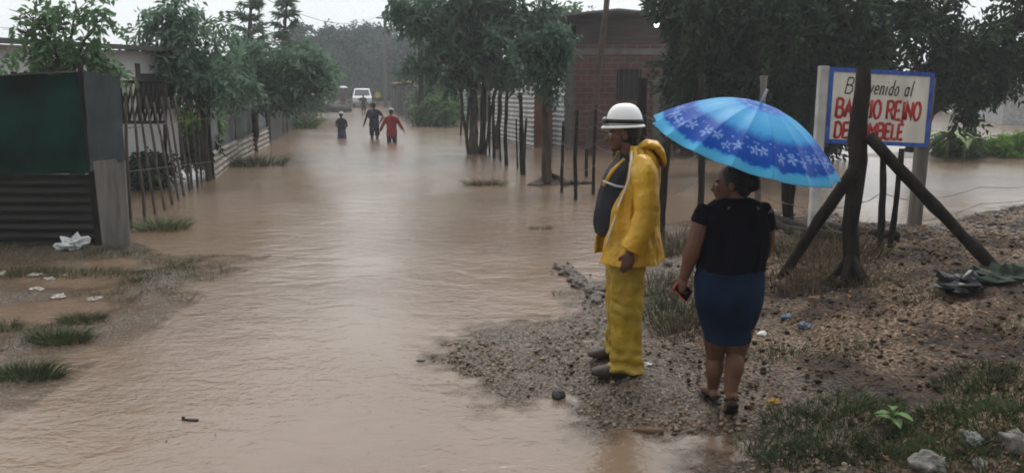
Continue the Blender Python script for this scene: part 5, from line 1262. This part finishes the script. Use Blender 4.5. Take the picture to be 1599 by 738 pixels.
mb = MB(); mb.box(T_(0, -.03, .78), (.86, .06, .2), TM); mb.build('grille', mat('dark_grille', (.04, .04, .045)), tk, smooth=False, bevel=.01)
mb = MB(); mb.box(T_(0, -.08, .5), (1.78, .16, .2), TM); mb.build('bumper', mat('bumper_grey', (.38, .38, .39)), tk, smooth=False, bevel=.03)
mb = MB(); mb.box(T_(0, -.17, .52), (.32, .015, .13), TM); mb.build('number_plate', mat('plate_white', (.6, .6, .6)), tk, smooth=False)

# ------------------------------------------------------------------ GROUND DETAIL
def rock(mb, c, r, seed, sq=.6):
    rg = random.Random(seed); rot = Matrix.Rotation(rg.random()*6, 3, 'Z'); n0 = len(mb.v)
    mb.ell(c, (r, r*rg.uniform(.65, .95), r*sq), rot, *((24, 16) if r > .06 else (11, 8)))
    for i in range(n0, len(mb.v)):
        p = Vector(mb.v[i]); q = (p-Vector(c)); mb.v[i] = tuple(Vector(c)+q*(1+.5*noise.noise(q*1.7/r+Vector((seed, 0, 0)))+.28*noise.noise(q*4/r+Vector((0, seed, 0)))))
def stone(px, py, r, label, m, seed, sq=.6, name='stone', sink=.5):
    p = hit(px, py); mb = MB(); rock(mb, p+Vector((0, 0, r*sq*(1-sink))), r, seed, sq); tag(mb.build(name, m, origin=p), label, 'stone')
PALE = mat('pale_stone', (.16, .15, .135), rough=.8, var=.5, scale=18, bump=1.0, bscale=22, bdist=.04); DKS = mat('dark_stone', (.03, .028, .027), rough=.45, var=.3, bump=.4)
stone(871, 620, .048, 'black stone sitting in the shallow water in front of the spit', DKS, 1, .7)
stone(1455, 730, .085, 'large pale rough stone at the bottom edge of the bank', PALE, 2, .55)
stone(1585, 698, .075, 'pale stone in the bottom right corner grass', PALE, 3, .7)
stone(1518, 690, .07, 'grey stone half buried between the two pale stones', mat('grey_stone', (.12, .12, .12), bump=.5), 4, .5)
stone(1190, 523, .035, 'small white stone right of the denim skirt', mat('white_stone', (.6, .6, .58), var=.1), 5)
stone(1043, 413, .06, 'pale lump of rock behind the yellow raincoat', PALE, 6)
stone(1270, 470, .05, 'brown clod on the slope below the brace pole', mat('clod', (.12, .08, .055), bump=.6), 7)
stone(1525, 728, .045, 'small pale stone beside the large bottom stone', PALE, 8)
# pebbles, straw and leaf litter: stuff
def pebbles(name, n_, region, smin, smax, m, seed, keep):
    rg = np.random.default_rng(seed)
    base = MB(); base.ell((0, 0, 0), 1, None, 6, 4); bv = np.array(base.v)
    tri = []
    for f_ in base.f:
        for k in range(1, len(f_)-1): tri.append((f_[0], f_[k], f_[k+1]))
    tri = np.array(tri)
    X = rg.uniform(region[0], region[1], n_*3); Y = rg.uniform(region[2], region[3], n_*3); Z = height(X, Y); ok = keep(X, Y, Z, rg); X, Y, Z = X[ok][:n_], Y[ok][:n_], Z[ok][:n_]; k = len(X)
    s = smin+(smax-smin)*rg.random(k)**3; a = rg.random(k)*6.28
    V = bv[None]*np.stack([s, s*rg.uniform(.5, .95, k), s*rg.uniform(.35, .7, k)], 1)[:, None, :]*(1+rg.uniform(-.25, .25, (k, len(bv), 1)))
    x = V[..., 0]*np.cos(a)[:, None]-V[..., 1]*np.sin(a)[:, None]; y = V[..., 0]*np.sin(a)[:, None]+V[..., 1]*np.cos(a)[:, None]
    V = np.stack([x+X[:, None], y+Y[:, None], V[..., 2]+(Z+s*.12)[:, None]], 2).reshape(-1, 3)
    F = (np.arange(k)[:, None, None]*len(bv)+tri[None]).reshape(-1, 3)
    tag(mesh_np(name, V, F, m, smooth=True), kind='stuff')
PEB = mat('pebbles', (.14, .10, .068), rough=.5, var=.35, scale=9, island=.8, spec=.15)
pebbles('gravel', 7000, (-.6, 3.0, 3.2, 7.5), .004, .02, PEB, 1, lambda x, y, z, r_: (z > -.010) & (r_.random(len(x)) < np.where(x < 1.6, 1, .25)*np.clip(.45+2.6*vnoise(x, y, 3.3, 31), .04, 1)))
pebbles('gravel', 4200, (1.5, 7.5, 7.6, 12.5), .008, .04, mat('bank_pebbles', (.11, .09, .08), rough=.6, var=.3, scale=9, island=.6), 2, lambda x, y, z, r_: (z > .01) & (x > 2.0+.25*(y-7.6)))
pebbles('gravel', 5200, (1.0, 5.2, 3.0, 8.5), .006, .028, mat('earth_clods', (.045, .028, .017), spec=.1, rough=.8, var=.4, scale=9, island=.6), 3, lambda x, y, z, r_: (z > .05) & (x > 1.1))
rg = np.random.default_rng(9); n_ = 9000
X = rg.uniform(1.2, 5.2, n_); Y = rg.uniform(3.0, 8.6, n_); Z = height(X, Y); ok = (Z > .08) & (vnoise(X, Y, 1.2, 21) > -.22); X, Y, Z = X[ok], Y[ok], Z[ok]; n_ = len(X)
a = rg.random(n_)*6.28; T = unit(np.stack([np.cos(a), np.sin(a), rg.normal(size=n_)*.25+.08], 1)); N = unit(rg.normal(size=(n_, 3))*.35+np.array([0, 0, 1]))
V, F = leaf_geo(np.stack([X, Y, Z+.008], 1), T, N, .03+.05*rg.random(n_), .006+.02*rg.random(n_)**2, .1, 0)
tag(mesh_np('leaf_litter', V, F, mat('leaf_litter', (.11, .066, .035), spec=.1, rough=.8, var=.4, scale=8, island=.7)), kind='stuff')
# grass on the bank
def zsurf(x, y): return np.maximum(height(x, y), -.02)
GR = mat('grass_wet', (.042, .060, .020), rough=.6, var=.4, scale=3, island=.5, transl=.2)
GRD = mat('grass_dry', (.09, .066, .033), rough=.8, var=.35, scale=3, island=.5)
rg = np.random.default_rng(12)
def spots(lst): return [tuple(hit(px, py)) for px, py in lst]
def carpet(name, lst, n_, rad, h, w_, m):
    V, F = blades(spots(lst), rad, n_, h, w_, rg, .6, zsurf); tag(mesh_np(name, V, F, m), kind='stuff')
carpet('grass', [(1250,660),(1300,690),(1350,650),(1400,690),(1450,660),(1500,640),(1560,660),(1590,640),(1300,640),(1380,720),(1540,720),(1250,720),(1520,600),(1570,600),(1210,700),(1470,700)], 7000, (.22, .16), .075, .006, GR)
carpet('grass', [(1030,465),(1050,490),(1065,505),(1035,500),(1075,480),(1020,445)], 800, (.24, .28), .17, .006, GR)
carpet('grass', [(1030,455),(1060,470),(1075,505),(1045,440)], 420, (.26, .3), .17, .005, GRD)
carpet('grass', [(1050,400),(1070,385),(1045,380),(1240,400),(1280,420),(1310,400)], 1500, (.35, .35), .28, .006, GRD)
carpet('grass', [(1390,440),(1440,465),(1500,430),(1580,430),(1270,420),(1230,550),(1325,550),(1590,505),(1200,550)], 1500, (.2, .15), .06, .005, GR)
carpet('grass', [(1075,520),(1060,515),(1220,440),(1260,450),(1340,440),(1300,380),(1230,390),(1350,400)], 1900, (.22, .25), .16, .005, GRD)
def verge(x, y): return np.maximum(height(x, y), -.03)
vx, vy = RNG.uniform(-6.5, -2.0, 900), RNG.uniform(5.2, 10, 900); hv = height(vx, vy); okv = (hv > -.022) & (vnoise(vx, vy, 1.3, 41) > .02)
V, F = blades(np.stack([vx[okv], vy[okv], hv[okv]], 1), (.12, .10), 5200, .075, .005, rg, .8, verge); tag(mesh_np('grass', V, F, GR), kind='stuff')
V, F = blades(np.stack([vx[okv], vy[okv], hv[okv]], 1), (.16, .12), 2400, .06, .005, rg, .9, verge); tag(mesh_np('grass', V, F, GRD), kind='stuff')
# tufts standing in the water
def tuft(px, py, rad, n_, h, w_, label, m=GR, spread=.7):
    p = G(px, py); V, F = blades([(p.x, p.y, -.01)], rad, int(n_*1.5), h, w_*.75, rg, spread*1.5); tag(mesh_np('grass_tuft', V, F, m, origin=(p.x, p.y, 0)), label, 'grass tuft', 'grass tufts in the flood water')
tuft(95, 532, (.22, .10), 420, .14, .007, 'dark grass tuft in the middle of the left verge')
tuft(40, 588, (.24, .10), 460, .14, .007, 'lowest dark grass tuft near the left photo edge')
tuft(128, 500, (.18, .12), 300, .10, .006, 'wide grass tuft just above the middle left tuft')
tuft(12, 512, (.10, .08), 120, .12, .006, 'small grass tuft cut by the left photo edge')
tuft(120, 428, (.75, .22), 700, .10, .006, 'long low grass patch below the rusty sheets', spread=.4)
tuft(255, 358, (.35, .22), 360, .26, .009, 'leafy grass tuft at the foot of the stick fence', mat('grass_pale', (.10, .13, .055), rough=.7, var=.3, island=.4))
tuft(758, 289, (.42, .18), 260, .18, .009, 'pale grass tuft in the flood left of the root mound', GRD)
tuft(843, 357, (.16, .07), 90, .08, .006, 'tiny dark grass tuft in the water left of the raincoat')
tuft(868, 460, (.05, .03), 14, .10, .006, 'few thin blades poking from water by the mud clump')
tuft(18, 425, (.5, .2), 320, .10, .006, 'brownish grass patch at the foot of the rusty fence', GRD, .4)
tuft(465, 200, (.9, .6), 260, .75, .05, 'bright green weeds at the water edge by the dark shack', mat('weeds', (.10, .16, .04), island=.4))
tuft(400, 258, (.8, .5), 240, .35, .02, 'low weeds along the low corrugated fence', GR)
# mud clump by the man's side
p = G(908, 448); mb = MB(); rr_ = random.Random(3)
A, B = G(876, 418), G(946, 470)
for i in range(230):
    q = A.lerp(B, rr_.random()); rock(mb, q+Vector((rr_.gauss(0, .07), rr_.gauss(0, .10), rr_.uniform(-.02, .03))), rr_.uniform(.012, .05)*rr_.choice((.6, 1, 1.2)), i, .55)
tag(mb.build('mud_clump', mat('mud_clump', (.075, .06, .05), rough=.6, var=.5, scale=14, bump=.7), origin=p, remesh=.009, sm=0), 'long clump of dark mud in the water left of the raincoat', 'mud clump')
# litter
PLA = mat('white_plastic', (.62, .64, .64), rough=.35, var=.1, transl=.2)
def crumple(px, py, r, label, m, name, cat, seed, sq=.4):
    p = hit(px, py); mb = MB(); rg_ = random.Random(seed); n0 = 0
    mb.ell(p+Vector((0, 0, r*sq*.5)), (r, r*.7, r*sq), Matrix.Rotation(rg_.random()*6, 3, 'Z'), 16, 10)
    for i, v in enumerate(mb.v):
        q = Vector(v)-p; mb.v[i] = tuple(p+q*(1+.8*noise.noise(q*3/r+Vector((seed, 0, 0)))+.5*noise.noise(q*8/r)))
    tag(mb.build(name, m, origin=p, smooth=False), label, cat)
crumple(112, 387, .17, 'white plastic bag lying against the rusty sheets', PLA, 'plastic_bag', 'litter', 1, .5)
for i, (px, py, r, lb) in enumerate(((55,430,.07,'white scrap near the upper left verge, leftmost pair upper'),(78,436,.06,'white scrap just right of the leftmost pair'),(57,452,.07,'white scrap in the lower row of the left verge'),(92,464,.08,'broad white scrap in the middle lower row'),(148,467,.06,'lone white scrap farthest right on the left verge'),(100,430,.04,'tiny white scrap under the plastic bag'),(5,428,.08,'white scrap touching the left photo edge'))):
    crumple(px, py, r, lb, mat('paper_scrap', (.36, .34, .30), rough=.7, var=.15), 'litter', 'litter', 10+i, .22)
crumple(1229, 497, .045, 'crushed light blue wrapper on the slope right of the skirt', mat('blue_wrapper', (.12, .18, .25), rough=.4), 'wrapper', 'litter', 30)
crumple(1256, 510, .045, 'crumpled grey-blue wrapper beside the light blue one', mat('grey_wrapper', (.13, .16, .20), rough=.4), 'wrapper', 'litter', 31)
crumple(1208, 628, .035, 'yellow-brown dead leaf clump on the dark ground by the feet', mat('ochre', (.34, .22, .05)), 'litter', 'litter', 32)
crumple(1500, 450, .20, 'crumpled black plastic sheet on the gravel bank', mat('black_sheet', (.012, .012, .013), rough=.3), 'plastic_sheet', 'litter', 33, .3)
crumple(1575, 438, .22, 'faded green rag on the gravel bank at the right edge', mat('green_rag', (.03, .044, .03)), 'rag', 'litter', 34, .3)
crumple(1010, 570, .05, 'clear plastic scrap behind the yellow trousers cuff', PLA, 'litter', 'litter', 35, .3)
p = hit(1012, 676); mb = MB(); mb.pole(p+Vector((-.085, .02, .012)), p+Vector((.09, -.012, .018)), .016, .02, .03, n=9)
tag(mb.build('wood_piece', mat('brown_wood_chip', (.12, .065, .035), rough=.6, var=.3), origin=p), 'brown piece of wood in the puddle at the bottom', 'wood')
p = G(297, 656); mb = MB(); mb.pole(p+Vector((-.05, .01, .004)), p+Vector((.05, -.005, .004)), .008, .011, .05, n=7); mb.ell(p+Vector((-.045, .01, .012)), (.012, .006, .012))
tag(mb.build('twig', DKS, origin=p), 'dark twig floating alone on the near brown water', 'twig')
for i, (px, py, lb) in enumerate(((863, 428, 'small pale chip floating left of the mud clump'), (657, 563, 'dark speck of debris floating in mid water left of the spit'))):
    p = G(px, py); mb = MB(); mb.ell(p+Vector((0, 0, .004)), (.035, .02, .008), None, 9, 6); tag(mb.build('floating_debris', PALE if i == 0 else DKS, origin=p), lb, 'debris')
# leaf bits drifting on the flood
n_ = 260; cx = np.concatenate([RNG.uniform(-.9, 1.6, n_//2), RNG.uniform(-4.5, -1.0, n_//2)]); cy = np.concatenate([RNG.uniform(3.9, 8.5, n_//2), RNG.uniform(4.2, 10, n_//2)]); okf = height(cx, cy) < -.004; cx, cy = cx[okf], cy[okf]; n_ = len(cx); a = RNG.random(n_)*6.28
V, F = leaf_geo(np.stack([cx, cy, np.full(n_, .004)], 1), np.stack([np.cos(a), np.sin(a), np.zeros(n_)], 1), np.tile([0, 0, 1.], (n_, 1)), .008+.03*RNG.random(n_)**2, .005+.012*RNG.random(n_)**2, .1, 0)
tag(mesh_np('floating_leaf_bits', V, F, mat('wet_leaf_bits', (.06, .042, .028), island=.6, rough=.5)), kind='stuff')
# small leafy plant bottom right
p = hit(1392, 672); t = root('seedling', 'bright green broad-leaved seedling in the dark grass', 'plant', tuple(p))
mb = MB(); mb.tube([p, p+Vector((.005, 0, .07)), p+Vector((.0, .01, .12))], [.005, .004, .003], 6); mb.build('stem', mat('seedling_stem', (.12, .2, .05)), t)
for k in range(7):
    a = k*2.3; dr = Vector((math.cos(a), math.sin(a), 0)); side = Vector((-dr.y, dr.x, 0)); rings = []; z0 = .05+.011*k; L = .085+.02*(k % 3)
    for q in range(8):
        s_ = q/7; c = p+Vector((0, 0, z0))+dr*(L*s_)+Vector((0, 0, .04*s_-.05*s_*s_)); wd = .026*math.sin(math.pi*min(1, s_*.93+.07))+.001
        rings.append([c-side*wd+Vector((0, 0, .006)), c, c+side*wd+Vector((0, 0, .006)), c-Vector((0, 0, .0015))])
    mb = MB(); mb.ring_skin(rings); mb.build('leaf', mat('seedling_leaf', (.10, .20, .045), rough=.4, var=.2, transl=.25), t)
